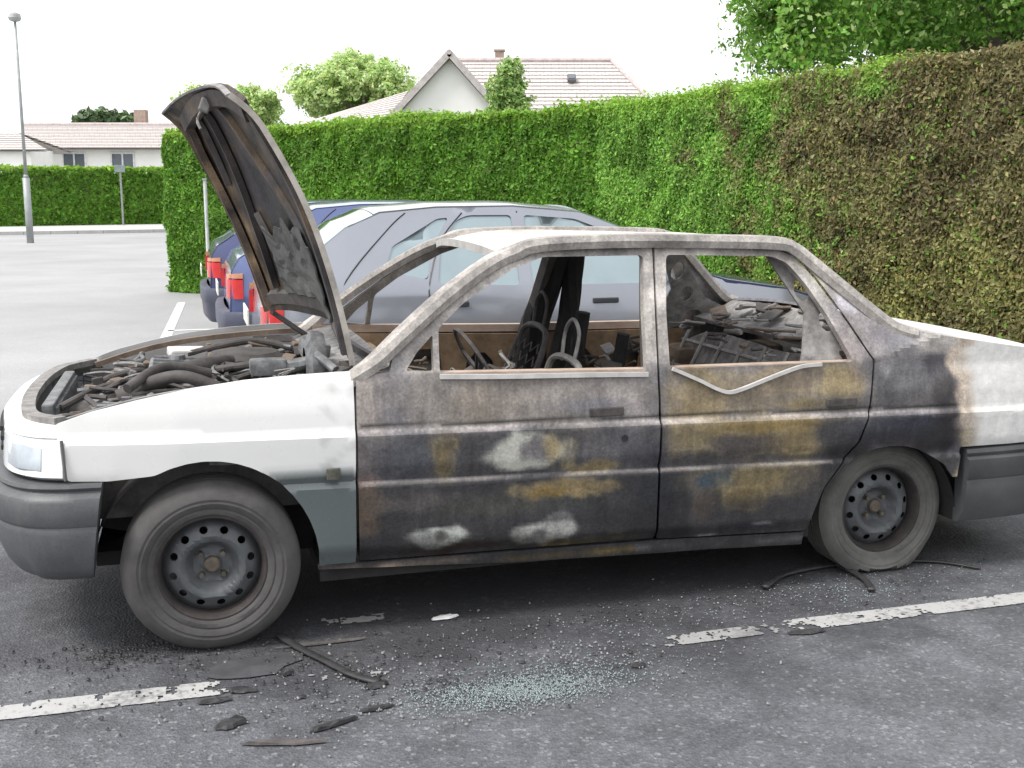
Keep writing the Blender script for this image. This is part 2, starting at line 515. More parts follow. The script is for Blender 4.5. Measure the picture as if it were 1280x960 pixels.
def hedge(label, a, b, z1a, z1b, thick, n, size, colf, loc=None, bulge=.10, front=1, dens_top=.16, z0=0):
    """clipped hedge from a to b (world xy); 'front' side faces the viewer"""
    A = np.array(a, float); B = np.array(b, float); L = np.linalg.norm(B - A); t = (B - A) / L; s = np.array([t[1], -t[0]]) * front
    root = thing("clipped_hedge", label, "hedge", (*(A + (B - A) / 2), 0))
    off = np.array([*(A + (B - A) / 2), 0])
    ctr = lambda u, y: A + t * u * L - s * y
    u = rng.random(n); v = rng.random(n); kind = rng.random(n)
    P = np.zeros((n, 3)); Nn = np.zeros((n, 3))
    H_ = z1a + (z1b - z1a) * u
    f_top = dens_top; f_end = .07
    top = kind < f_top; back = (kind >= f_top) & (kind < f_top + .05); end0 = (kind >= f_top + .05) & (kind < f_top + .05 + f_end)
    fr = ~(top | back | end0)
    yy = np.where(top, v * thick, np.where(back, thick, np.where(end0, v * thick, 0)))
    uu = np.where(end0, 0, u); zz = np.where(top, H_, np.where(end0, rng.random(n) * H_, v * H_))
    P[:, :2] = A + t * (uu * L)[:, None] - s * yy[:, None]; P[:, 2] = zz + z0
    Nn[fr, :2] = s; Nn[back, :2] = -s; Nn[top, 2] = 1; Nn[end0, :2] = -t
    bl = vnoise(P, 1.1, 3.1) * bulge + vnoise(P, 4.0, 9) * bulge * .65
    dep = -np.abs(rng.normal(0, .038, n)) + (rng.random(n) < .02) * rng.uniform(0, .09, n)
    P += Nn * (bl + dep)[:, None]
    shag = top & (rng.random(n) < .35); P[shag, 2] += rng.uniform(0, .07, shag.sum())
    cols = colf(P, uu, zz / np.maximum(H_, .1))
    P[:, 2] = np.maximum(P[:, 2], .01)
    f = obj("foliage", leaves_mesh("foliage", P - off, Nn, size, cols), root, LEAF); f["kind"] = "stuff"
    # woody core with an uneven surface
    bm = bmesh.new(); nu = max(6, int(L / .35)); rows = []
    sec = [(.10, 0), (.10, .97), (thick - .1, .97), (thick - .1, 0)]
    for i in range(nu + 1):
        uq = i / nu; Hh = z1a + (z1b - z1a) * uq; row = []
        for yq, zq in sec:
            p = A + t * min(max(uq * L, .1), L - .1) - s * (yq + .03 * nz(uq * 9, zq * 3, yq)); row.append(bm.verts.new((p[0] - off[0], p[1] - off[1], zq * (Hh - .06))))
        rows.append(row)
    for i in range(nu):
        for j in range(3): bm.faces.new((rows[i][j], rows[i + 1][j], rows[i + 1][j + 1], rows[i][j + 1]))
    bm.faces.new(rows[0]); bm.faces.new(rows[-1][::-1]); bmesh.ops.recalc_face_normals(bm, faces=bm.faces)
    obj("twig_core", bm, root, mat("hedge_core", (.05, .065, .02), .95, color2=(.11, .105, .05), nscale=14, bump=.9, bscale=30, bdist=.03))
    return root

def jit(base, n, amt=.25):
    c = np.array(base)[None, :] * (1 + rng.normal(0, amt, (n, 1))) * (1 + rng.normal(0, .08, (n, 3)))
    return np.clip(c, .004, .9)

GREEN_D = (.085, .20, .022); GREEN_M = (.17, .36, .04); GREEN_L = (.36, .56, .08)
BROWN_D = (.145, .125, .060); BROWN_M = (.285, .255, .115); BROWN_Y = (.35, .35, .12)
def mixc(a, b, t): return a * (1 - t[:, None]) + b * t[:, None]
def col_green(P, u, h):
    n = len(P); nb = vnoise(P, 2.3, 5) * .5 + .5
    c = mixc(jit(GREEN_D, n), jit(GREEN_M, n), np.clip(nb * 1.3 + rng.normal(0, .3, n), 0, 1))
    return mixc(c, jit(GREEN_L, n), np.clip((h - .93) * 9, 0, 1) * .8)  # top leaves coloured paler, standing for light from above
def col_right(P, u, h):
    n = len(P); nb = vnoise(P, 2.3, 5) * .5 + .5
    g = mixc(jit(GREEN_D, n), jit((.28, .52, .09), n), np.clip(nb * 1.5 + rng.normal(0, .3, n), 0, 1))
    g = mixc(g, jit(GREEN_L, n), np.clip((h - .90) * 7, 0, 1) * .8)  # lit top painted into the leaf colour here too
    nb2 = vnoise(P, 1.1, 17) + vnoise(P, 6, 2) * .8
    b = mixc(jit(BROWN_D, n), jit(BROWN_M, n, .35), np.clip(.5 + nb2 * .7 + rng.normal(0, .33, n), 0, 1))
    yl = np.clip(.85 - h * 1.05 + vnoise(P, 1.7, 31) * .9 + rng.normal(0, .25, n), 0, 1)
    b = mixc(b, jit(BROWN_Y, n, .3), yl * .85)
    gr = rng.random(n) < .03; b[gr] = jit(GREEN_M, gr.sum())
    # scorched from u > ~0.42, later at the top
    e = (u - .285 - .10 * np.clip((h - .8) * 5, 0, 1)) * 7.5 + vnoise(P, 1.8, 41) * 1.7 + vnoise(P, 7, 3) * 1.0 + rng.normal(0, .5, n)
    return mixc(g, b, np.clip(e, 0, 1))

HC = (1.02, 13.8)       # corner where the two hedges meet
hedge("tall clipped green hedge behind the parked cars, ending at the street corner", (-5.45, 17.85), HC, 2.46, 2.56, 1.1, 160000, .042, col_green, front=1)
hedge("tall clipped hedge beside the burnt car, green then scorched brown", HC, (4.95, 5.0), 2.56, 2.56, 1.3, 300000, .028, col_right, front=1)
hedge("low clipped green hedge across the street in front of the white house", (-36, 42.5), (-9, 64.5), 2.62, 2.85, 1.2, 42000, .16, col_green, z0=.1, bulge=.12)

def tree(name, label, base, h, crowns, nleaf, size, cA, cB, cL, trunk_r=.15, limbs=5, group=None, shape=1.0):
    root = thing(name, label, "tree", base, 0, group)
    zc = min(c[2] for c in crowns)
    bm = bmesh.new()
    tp = smoothpts([(0, 0, -.1), (.05 * h * .1, .03, h * .3), (-.02, .05, h * .62)], 5)
    tube(bm, tp, trunk_r, 9, [1.25 - .7 * i / (len(tp) - 1) for i in range(len(tp))])
    for (x, y, z, r, rz) in crowns[:limbs + 4]:
        a = Vector((0, 0, h * random.uniform(.3, .55))); bpt = Vector((x, y, z)); mid = a.lerp(bpt, .5) + Vector((random.uniform(-.2, .2), random.uniform(-.2, .2), .1)) * r
        pp = smoothpts([a, mid, bpt], 4); tube(bm, pp, trunk_r * .42, 6, [1 - .75 * i / (len(pp) - 1) for i in range(len(pp))])
    obj("trunk", bm, root, mat("bark", (.07, .055, .042), .9, color2=(.13, .11, .085), nscale=9, bump=.8, bscale=30, bdist=.01))
    w8 = np.array([c[3] ** 2 for c in crowns]); w8 /= w8.sum(); P = []; Nn = []
    for (x, y, z, r, rz), q in zip(crowns, w8):
        k = int(nleaf * q); d = rng.normal(0, 1, (k, 3)); d /= np.linalg.norm(d, axis=1, keepdims=True)
        nn = np.array([noise.noise(Vector((v[0] * 2.2 + x, v[1] * 2.2 + y, v[2] * 2.2 + z))) for v in d])
        rad = r * (.78 + nn * .55) * rng.random(k) ** .28
        p = d * rad[:, None]; p[:, 2] *= rz; p += np.array([x, y, z])
        P.append(p); Nn.append(d)
    P = np.concatenate(P); Nn = np.concatenate(Nn)
    keep = vnoise(P, 1.7 / max(.5, crowns[0][3]), 7) > -.32; P = P[keep]; Nn = Nn[keep]; n = len(P)
    nb = np.clip(.5 + vnoise(P, 2.0 / crowns[0][3], 3) * .9 + rng.normal(0, .3, n), 0, 1)
    c = mixc(jit(cA, n), jit(cB, n), nb); li = rng.random(n) < .18; c[li] = jit(cL, li.sum())
    o = obj("crown", leaves_mesh("crown", P, Nn + np.array([0, 0, .5]), size, c, 1.4, .7), root, LEAF)
    return root

def blob(n, R_, H_, z, rs, flat=.8, seed=1):
    rnd = random.Random(seed); out = [(0, 0, z, rs * 1.15, flat)]
    for k in range(n):
        a = rnd.uniform(0, 6.28); rr = R_ * math.sqrt(rnd.random()); zz = z + rnd.uniform(-.5, .6) * H_ * (1 - .5 * rr / R_)
        out.append((rr * math.cos(a), rr * math.sin(a), zz, rs * rnd.uniform(.6, 1.05), flat))
    return out
LG = ((.40, .55, .18), (.52, .68, .28), (.66, .78, .42))
MG = ((.10, .23, .03), (.22, .42, .07), (.42, .60, .20))
tree("maple_tree", "broad light green tree standing behind the hedge left of the white gable", (-6.75, 50, 0), 8.4, blob(24, 2.3, 2.8, 5.8, 1.3, seed=3), 60000, .125, *LG, trunk_r=.22)
tree("maple_tree", "low pale green tree behind the raised bonnet's tip", (-12.0, 50, 0), 7.0, blob(12, 2.0, 1.5, 5.1, 1.05, seed=5), 32000, .125, *LG, trunk_r=.18)
tree("maple_tree", "big leafy green tree hanging over the brown end of the hedge", (5.9, 13.6, 0), 6.4, blob(60, 3.5, 3.4, 4.3, 1.05, seed=8), 230000, .055, *MG, trunk_r=.2)
tree("cypress_tree", "small cone-shaped green tree in front of the tiled roof", (-.12, 36, 0), 5.9, [(0.1, 0, 5.3, .50, 1.3), (0, 0, 4.75, .85, 1.1), (.1, 0, 4.0, 1.05, 1.1), (-.1, 0, 3.2, 1.0, 1.1), (0, 0, 2.4, 1.1, 1.1)], 16000, .11, (.22, .36, .10), (.34, .50, .16), (.50, .62, .26), trunk_r=.09)
tree("maple_tree", "dark green far tree above the long low roof", (-30.5, 86, 0), 8.0, blob(7, 2.2, .9, 7.0, 1.2, seed=12), 4000, .4, (.08, .13, .06), (.13, .2, .09), (.2, .28, .13), trunk_r=.25)
tree("garden_bush", "rounded light green bush above the far hedge at the left edge", (-30.0, 60, 0), 3.9, blob(6, 1.6, .6, 3.0, .9, seed=14), 3000, .22, *LG, trunk_r=.1)

# ------------------------------------------------------------------ houses
plaster = mat("white_render", (.72, .72, .70), .9, color2=(.80, .80, .78), nscale=.8, bump=.2)
tilem = bpy.data.materials.new("roof_tiles"); tilem.use_nodes = True
_n, _l = tilem.node_tree.nodes, tilem.node_tree.links
_tc = _n.new("ShaderNodeTexCoord"); _b = _n.new("ShaderNodeTexBrick"); _b.inputs["Scale"].default_value = 1.0
_b.inputs["Brick Width"].default_value = .3; _b.inputs["Row Height"].default_value = .24; _b.inputs["Mortar Size"].default_value = .02
_b.inputs["Color1"].default_value = (.50, .46, .44, 1); _b.inputs["Color2"].default_value = (.58, .54, .52, 1); _b.inputs["Mortar"].default_value = (.40, .37, .36, 1)
_l.new(_tc.outputs["UV"], _b.inputs["Vector"]); _l.new(_b.outputs["Color"], _n["Principled BSDF"].inputs["Base Color"])
_n["Principled BSDF"].inputs["Roughness"].default_value = .85
_bp = _n.new("ShaderNodeBump"); _bp.inputs["Distance"].default_value = .03; _l.new(_b.outputs["Fac"], _bp.inputs["Height"]); _bp.invert = True; _l.new(_bp.outputs[0], _n["Principled BSDF"].inputs["Normal"])
ridgem = mat("ridge_tiles", (.44, .38, .37), .85)
darkglass = mat("window_glass", (.10, .12, .14), .08, var=.1, bump=0)
framew = mat("window_frame_paint", (.6, .6, .6), .6)

def roof_plane(name, quad, parent, th=.10):
    """tiled slope: courses built as overlapping steps; quad = eave a, eave b, ridge b, ridge a"""
    a, b, c, d = [Vector(q) for q in quad]; bm = bmesh.new(); uv = bm.loops.layers.uv.new()
    L = ((d - a).length + (c - b).length) / 2; n = max(3, int(L / .30)); up = (b - a).cross(d - a).normalized()
    if up.z < 0: up = -up
    for k in range(n):
        p0, p1 = a.lerp(d, k / n), b.lerp(c, k / n); q0, q1 = a.lerp(d, (k + 1) / n), b.lerp(c, (k + 1) / n)
        vs = [bm.verts.new(p) for p in (p0 + up * .05, p1 + up * .05, q1 + up * .012, q0 + up * .012)]
        f = bm.faces.new(vs)
        for lp, (x, y) in zip(f.loops, ((0, k), ((p1 - p0).length, k), ((q1 - q0).length, k + 1), (0, k + 1))): lp[uv].uv = (x + (k % 2) * .15, y * .3)
        lo = [bm.verts.new(p) for p in (p0 - up * .02, p1 - up * .02)]
        f = bm.faces.new((lo[0], lo[1], vs[1], vs[0]))
    vs = [bm.verts.new(p - up * th) for p in (a, b, c, d)]; bm.faces.new(vs[::-1])
    return obj(name, bm, parent, tilem)

def prism_wall(name, pts, parent, m, th=.2):
    """wall polygon given by 3-D points, thickened away from the viewer"""
    bm = bmesh.new(); f = bm.faces.new([bm.verts.new(p) for p in pts]); bm.normal_update()
    nn = f.normal if f.normal.y > 0 else -f.normal
    r = bmesh.ops.extrude_face_region(bm, geom=[f])
    for v in r["geom"]:
        if isinstance(v, bmesh.types.BMVert): v.co += nn * th
    bmesh.ops.recalc_face_normals(bm, faces=bm.faces)
    return obj(name, bm, parent, m)

# gabled house behind the back hedge
gh = thing("gabled_house", "white rendered house with pinkish tiled roof and front gable above the hedge", "house", (0, 45, 0))
def hp(x, y, z): return (x, y - 45, z)
GX = -2.2
prism_wall("wall", [hp(-4.9, 41.0, 0), hp(.5, 41.0, 0), hp(.5, 41.0, 3.3), hp(GX, 41.0, 6.28), hp(-4.9, 41.0, 3.6)], gh, plaster)
prism_wall("wall", [hp(.5, 42, 0), hp(5.6, 42, 0), hp(5.6, 42, 3.9), hp(.5, 42, 3.9)], gh, plaster)
prism_wall("wall", [hp(-4.9, 41.2, 0), hp(-4.9, 50, 0), hp(-4.9, 50, 3.6), hp(-4.9, 41.2, 3.6)], gh, plaster)
prism_wall("wall", [hp(5.6, 42.2, 0), hp(5.6, 50, 0), hp(5.6, 50, 3.6), hp(5.6, 42.2, 3.6)], gh, plaster)
prism_wall("wall", [hp(-9.6, 43.5, 0), hp(-4.9, 43.5, 0), hp(-4.9, 43.5, 4.2), hp(-9.6, 43.5, 3.5)], gh, plaster)
roof_plane("roof", [hp(-5.2, 40.7, 3.28), hp(-5.2, 46, 3.28), hp(GX, 46, 6.45), hp(GX, 40.7, 6.45)], gh)
roof_plane("roof", [hp(.85, 46, 3.05), hp(.85, 40.7, 3.05), hp(GX, 40.7, 6.45), hp(GX, 46, 6.45)], gh)
roof_plane("roof", [hp(-2.2, 41.6, 3.9), hp(6.0, 41.6, 3.9), hp(3.95, 46, 6.78), hp(-2.2, 46, 6.78)], gh)
roof_plane("roof", [hp(6.0, 41.6, 3.9), hp(6.0, 50.4, 3.9), hp(3.95, 46, 6.78), hp(3.95, 46, 6.78)], gh)
roof_plane("roof", [hp(6.0, 50.4, 3.9), hp(-5, 50.4, 3.9), hp(-2.2, 46, 6.78), hp(3.95, 46, 6.78)], gh)
roof_plane("roof", [hp(-10.2, 42.9, 3.9), hp(-4.9, 42.9, 4.0), hp(-4.2, 47, 5.75), hp(-8.9, 47, 4.3)], gh)
bm = bmesh.new(); tube(bm, [hp(GX, 40.6, 6.5), hp(GX, 46, 6.5)], .09, 8); tube(bm, [hp(GX, 46, 6.84), hp(3.95, 46, 6.84), ], .10, 8); tube(bm, [hp(3.95, 46, 6.84), hp(6.0, 41.6, 3.98)], .09, 8); obj("ridge_tile", bm, gh, ridgem)
bm = bmesh.new(); sweep(bm, [hp(-5.25, 40.66, 3.3), hp(GX, 40.66, 6.47)], rect(.05, .22)); sweep(bm, [hp(GX, 40.66, 6.47), hp(.85, 40.66, 3.1)], rect(.05, .22)); obj("verge_board", bm, gh, mat("verge_paint", (.42, .39, .38), .8))
bm = bmesh.new(); bx(bm, hp(-.5, 46.5, 6.9), (.36, .36, .7), bev=.02); bx(bm, hp(-.5, 46.5, 7.27), (.44, .44, .06)); obj("chimney", bm, gh, mat("chimney_brick", (.32, .24, .2), .9))
bm = bmesh.new(); sl = math.atan2(3.02, 4.4); bx(bm, hp(2.30, 44.5, 6.0), (.34, .4, .12), rot(sl, 0, 0), .01); rw = obj("roof_window", bm, gh, mat("lead_flashing", (.12, .11, .12), .5))
bm = bmesh.new(); bx(bm, hp(2.30, 44.47, 6.07), (.26, .32, .02), rot(sl, 0, 0)); obj("pane", bm, rw, darkglass)

def window(parent, c, wd, ht, dy=-.03):
    bm = bmesh.new()
    for dx in (-wd / 2, 0, wd / 2): bx(bm, (c[0] + dx, c[1] + dy, c[2]), (.09, .08, ht + .09))
    for dz in (-ht / 2, ht / 2): bx(bm, (c[0], c[1] + dy + .004, c[2] + dz), (wd, .07, .09))
    f = obj("window", bm, parent, framew)
    bm = bmesh.new(); bx(bm, (c[0], c[1] + dy + .02, c[2]), (wd - .02, .02, ht - .02)); obj("pane", bm, f, darkglass)
# long low white house across the street
lh = thing("long_house", "long low white house with pale tiled roof across the street", "house", (-25, 66, 0))
def lp_(x, y, z): return (x + 25, y - 66, z)
prism_wall("wall", [lp_(-28.6, 66, 0), lp_(-14, 66, 0), lp_(-14, 66, 4.35), lp_(-28.6, 66, 4.35)], lh, plaster)
prism_wall("wall", [lp_(-28.6, 66.2, 0), lp_(-28.6, 73, 0), lp_(-28.6, 73, 4.2), lp_(-28.6, 66.2, 4.2)], lh, plaster)
roof_plane("roof", [lp_(-28.3, 65.5, 4.25), lp_(-13.6, 65.5, 4.25), lp_(-16, 69.5, 5.75), lp_(-29.6, 69.5, 5.75)], lh)
roof_plane("roof", [lp_(-13.6, 73.5, 4.25), lp_(-28.3, 73.5, 4.25), lp_(-29.6, 69.5, 5.75), lp_(-16, 69.5, 5.75)], lh)
bm = bmesh.new(); tube(bm, [lp_(-29.6, 69.5, 5.8), lp_(-16, 69.5, 5.8)], .12, 8); obj("ridge_tile", bm, lh, ridgem)
bm = bmesh.new(); bx(bm, lp_(-22.6, 70, 6.15), (.7, .6, 1.1), bev=.02); obj("chimney", bm, lh, MATS["chimney_brick"])
for x, w_ in ((-25.3, 1.3), (-22.5, 1.3), (-18.5, 1.3)): window(lh, lp_(x, 66, 3.55), w_, .85)
sh = thing("garden_shed", "small grey-roofed outbuilding behind the street lamp beside the long house", "shed", (-27.6, 61, 0))
prism_wall("wall", [(-1.4, 0, 0), (1.9, 0, 0), (1.9, 0, 4.0), (-1.4, 0, 4.0)], sh, plaster)
prism_wall("wall", [(1.9, .2, 0), (1.9, 3, 0), (1.9, 3, 4.0), (1.9, .2, 4.0)], sh, plaster)
roof_plane("roof", [(-1.7, -.3, 3.95), (2.9, -.3, 3.95), (.6, 1.6, 4.95), (-1.5, 1.6, 4.95)], sh)
roof_plane("roof", [(2.9, 3.4, 3.95), (-1.7, 3.4, 3.95), (-1.5, 1.6, 4.95), (.6, 1.6, 4.95)], sh)

# ------------------------------------------------------------------ street furniture
galv = mat("galvanised_steel", (.28, .29, .30), .5, .4, nscale=3)
t = thing("street_lamp", "tall thin grey street lamp on the far pavement at the left", "street lamp", (-15.75, 36.9, 0))
bm = bmesh.new(); tube(bm, [(0, 0, 0), (0, 0, 2.1)], .11, 12); tube(bm, [(0, 0, 2.1), (0, 0, 2.2)], .10, 12, [1, .6]); tube(bm, [(0, 0, 2.2), (0, 0, 7.0)], .055, 10, [1, .7])
obj("pole", bm, t, mat("lamp_pole_paint", (.30, .32, .32), .55, .2, nscale=3), True)
bm = bmesh.new(); lathe(bm, [(.02, 6.95), (.16, 7.0), (.20, 7.08), (.17, 7.20), (.05, 7.26)], 14, 'Z'); obj("lamp_head", bm, t, mat("lamp_head_paint", (.34, .35, .35), .5))
t = thing("sign_post", "slim grey post with a small plate in front of the far hedge", "sign post", (-18.8, 54.7, .1))
bm = bmesh.new(); tube(bm, [(0, 0, 0), (0, 0, 2.85)], .05, 8); obj("post", bm, t, galv)
bm = bmesh.new(); bx(bm, (0, -.06, 2.72), (.5, .03, .34), bev=.01); obj("sign_plate", bm, t, mat("sign_back", (.16, .2, .2), .5))
t = thing("sign_post", "thin pale metal post rising behind the blue car beside the hedge end", "sign post", (-4.56, 16.9, 0))
bm = bmesh.new(); tube(bm, [(0, 0, 0), (0, 0, 1.74)], .028, 8); obj("post", bm, t, mat("pale_post", (.5, .52, .52), .5)); bm = bmesh.new(); bx(bm, (0, 0, 1.75), (.07, .07, .03), bev=.008); obj("post_cap", bm, t, galv)

# ------------------------------------------------------------------ the burnt saloon
def smst(a, b, x):
    t = min(1, max(0, (x - a) / (b - a))); return t * t * (3 - 2 * t)
def interp(x, xs, ys):
    return float(np.interp(x, xs, ys))
def creaseU(x): return .722 - (x - .47) * .0196
def creaseL(x): return .542 - (x - .47) * .0225
def halfw(x, z):
    """half width of the body at (x, z)"""
    zz = z + .02 * (x - .47)
    b = interp(zz, [0, .18, .27, .31, .50, .532, .548, .60, .70, .708, .726, .80, .90],
               [.765, .775, .795, .818, .826, .827, .814, .832, .838, .838, .822, .816, .797])
    zb = interp(x, [0, 2.45, 2.75, 4], [.885, .885, .97, .95])
    if z > zb:
        b0 = interp(zb + .02 * (x - .47), [.70, .726, .80, .90, 1.0], [.838, .822, .816, .797, .785])
        b = b0 - (z - zb) * .53
    pl = interp(x, [-.75, -.62, -.52, -.44, -.3, -.1, 2.9, 3.1, 3.3, 3.42, 3.5], [.80, .86, .915, .95, .978, 1, 1, .99, .96, .92, .88])
    return b * pl

def wz(x, z):        # noise-warped distance helper for burn stains
    return x + .03 * nz(x, z, 1, 5) + .02 * nz(x, z, 2, 14), z + .018 * nz(x, z, 3, 6) + .012 * nz(x, z, 4, 16)

# tones of the burnt sheet metal: (x, z, rx, rz, colour, strength, edge)
ROSE = (176, 164, 166); ASHW = (206, 200, 198); OCH = (152, 132, 94); OCHL = (174, 155, 118); SLATE = (98, 98, 106); DARK = (62, 60, 64); NAVY = (52, 54, 66); RUST = (102, 86, 76)
STAINS = [
    # upper front door
    (.52, .83, .07, .16, (172, 162, 158), .8, .5), (.62, .80, .05, .14, (132, 130, 142), .6, .6), (.78, .83, .22, .09, (152, 145, 140), .6, .6),
    (.95, .80, .14, .10, (146, 134, 122), .6, .7), (1.20, .82, .22, .08, (160, 152, 148), .7, .7), (1.36, .76, .16, .035, (128, 128, 138), .7, .6),
    (1.50, .80, .07, .10, (164, 157, 154), .6, .6), (1.60, .80, .06, .10, (112, 112, 122), .7, .6),
    # between the creases, front door
    (.50, .62, .06, .07, (130, 118, 118), .6, .5), (.67, .62, .10, .07, (92, 94, 102), .8, .6), (.78, .63, .05, .08, OCH, .75, .6), (.86, .60, .06, .05, (104, 102, 108), .6, .6),
    (1.06, .615, .15, .062, (216, 216, 206), 1.0, .18), (1.12, .62, .055, .04, (128, 124, 128), .95, .4), (1.165, .625, .035, .05, OCHL, .9, .4), (1.22, .61, .03, .05, (196, 186, 160), .6, .5),
    (1.35, .61, .10, .06, (112, 110, 114), .8, .6), (1.30, .545, .10, .02, OCH, .8, .6), (1.47, .60, .07, .07, (96, 94, 102), .7, .6),
    # lower front door
    (.51, .48, .06, .06, RUST, .8, .3), (.51, .40, .05, .05, (104, 88, 76), .8, .3), (.53, .54, .05, .02, (150, 130, 128), .6, .4),
    (.70, .47, .14, .03, (112, 106, 104), .6, .6), (1.18, .475, .20, .032, OCH, .85, .45), (1.14, .46, .06, .015, (148, 116, 62), .8, .5), (1.33, .46, .10, .02, (140, 122, 92), .6, .5),
    (.95, .43, .2, .03, (92, 92, 84), .6, .6), (1.25, .41, .2, .025, (74, 76, 74), .6, .6),
    (.755, .335, .115, .042, (214, 218, 212), 1.0, .15), (.755, .342, .03, .022, (112, 112, 108), .95, .4), (.69, .355, .03, .02, (150, 154, 150), .5, .4),
    (1.155, .315, .115, .040, (190, 190, 188), 1.0, .18), (1.135, .318, .045, .018, (96, 92, 96), .95, .4), (1.20, .36, .05, .018, (150, 152, 150), .5, .4),
    (.80, .28, .2, .018, (58, 40, 34), .9, .4), (1.35, .27, .2, .015, (84, 72, 40), .8, .4),
    # upper rear door
    (1.72, .80, .10, .10, OCH, .75, .6), (1.66, .82, .03, .08, (150, 140, 140), .6, .5), (1.98, .79, .30, .07, (150, 134, 112), .75, .7), (2.12, .83, .15, .05, (148, 132, 116), .7, .6),
    (2.34, .80, .09, .09, OCHL, .9, .4), (2.20, .725, .14, .02, OCH, .8, .5), (2.40, .84, .04, .05, (150, 120, 88), .6, .5),
    # middle rear door
    (1.70, .64, .11, .07, OCHL, .75, .6), (2.00, .62, .36, .08, (138, 122, 92), .6, .7), (1.88, .60, .12, .06, (92, 86, 88), .8, .6), (2.05, .655, .22, .035, (156, 132, 84), .85, .5), (2.16, .60, .10, .06, OCH, .7, .5),
    (2.05, .585, .06, .03, (110, 96, 84), .6, .5), (2.32, .60, .10, .08, (76, 76, 84), .85, .5), (1.58, .60, .06, .09, (78, 78, 90), .8, .5),
    # lower rear door
    (1.73, .46, .10, .05, (128, 120, 106), .6, .6), (1.80, .46, .09, .030, (56, 78, 100), .9, .4), (2.02, .45, .19, .065, (140, 124, 90), .85, .5), (1.93, .38, .10, .05, (120, 104, 72), .8, .5),
    (1.76, .37, .06, .05, (104, 92, 84), .7, .5), (1.58, .40, .09, .12, (44, 48, 55), .8, .5), (2.18, .42, .10, .07, (84, 80, 78), .7, .5), (1.9, .26, .35, .04, (58, 58, 64), .8, .5),
    (2.02, .265, .05, .008, (150, 150, 156), .7, .4), (1.80, .25, .04, .007, (140, 140, 146), .7, .4),
    # rear quarter
    (2.60, .82, .18, .11, (108, 108, 114), .8, .4), (2.62, .90, .10, .05, (142, 139, 143), .7, .5), (2.52, .85, .03, .05, (190, 186, 188), .5, .5), (2.70, .62, .22, .055, NAVY, .9, .35),
    (2.45, .60, .10, .06, (78, 80, 90), .8, .5), (2.75, .86, .05, .05, (84, 80, 88), .8, .4), (2.62, .545, .16, .018, (136, 116, 122), .7, .4), (2.80, .60, .04, .09, (44, 42, 50), .9, .4),
    # black scorch round the rear arch, soot licking up from the sill and the window openings
    (2.36, .52, .09, .05, (44, 43, 46), .85, .7), (2.50, .585, .14, .035, (46, 45, 50), .85, .7), (2.72, .55, .12, .05, (40, 38, 42), .85, .7), (2.80, .66, .05, .12, (48, 44, 48), .7, .7),
    (.60, .30, .14, .05, (48, 46, 48), .7, .8), (1.00, .29, .20, .03, (50, 46, 44), .6, .8), (1.45, .33, .16, .08, (52, 51, 55), .7, .8), (1.60, .30, .10, .09, (40, 40, 44), .7, .8), (2.05, .34, .22, .05, (56, 54, 56), .6, .8),
    (1.08, .86, .10, .03, (118, 110, 106), .5, .8), (.88, .60, .03, .09, (76, 72, 74), .6, .8), (1.42, .70, .16, .02, (84, 80, 82), .5, .8), (1.25, .70, .10, .05, (120, 112, 104), .4, .9), (2.5, .72, .3, .04, (78, 76, 80), .6, .8),
    # C pillar and window frame
    (2.45, 1.03, .11, .16, (150, 144, 150), .8, .5), (2.43, 1.10, .05, .045, (214, 212, 222), .9, .3), (2.33, 1.19, .035, .03, (228, 220, 206), .9, .3), (2.30, 1.26, .10, .05, (190, 182, 176), .8, .5),
    (2.40, .95, .05, .09, (160, 150, 148), .6, .5), (2.62, .97, .10, .05, (122, 122, 132), .7, .5),
]
def stain(c, x, z, L=STAINS):
    xx, zz = wz(x, z)
    for (a, b, rx, rz, col, s, e) in L:
        d = math.hypot((xx - a) / rx, (zz - b) / rz)
        if d < 1 + e:
            k = s * (1 - smst(1 - e * .95 - .05, 1 + e * .95, d + .42 * nz(x, z, a, 8) + .16 * nz(x, z, b, 20)))
            c = tuple(c[i] * (1 - k) + col[i] * k for i in range(3))
            if col[0] > col[2] + 30:      # heat rings round the ochre scorches
                q = .34 * math.exp(-((d - .93 + .35 * nz(x, z, a, 8)) / .10) ** 2); lc = (190, 172, 132)
                c = tuple(c[i] * (1 - q) + lc[i] * q for i in range(3))
    return c
KV = 1.0     # photo tone -> albedo for upright sheet metal
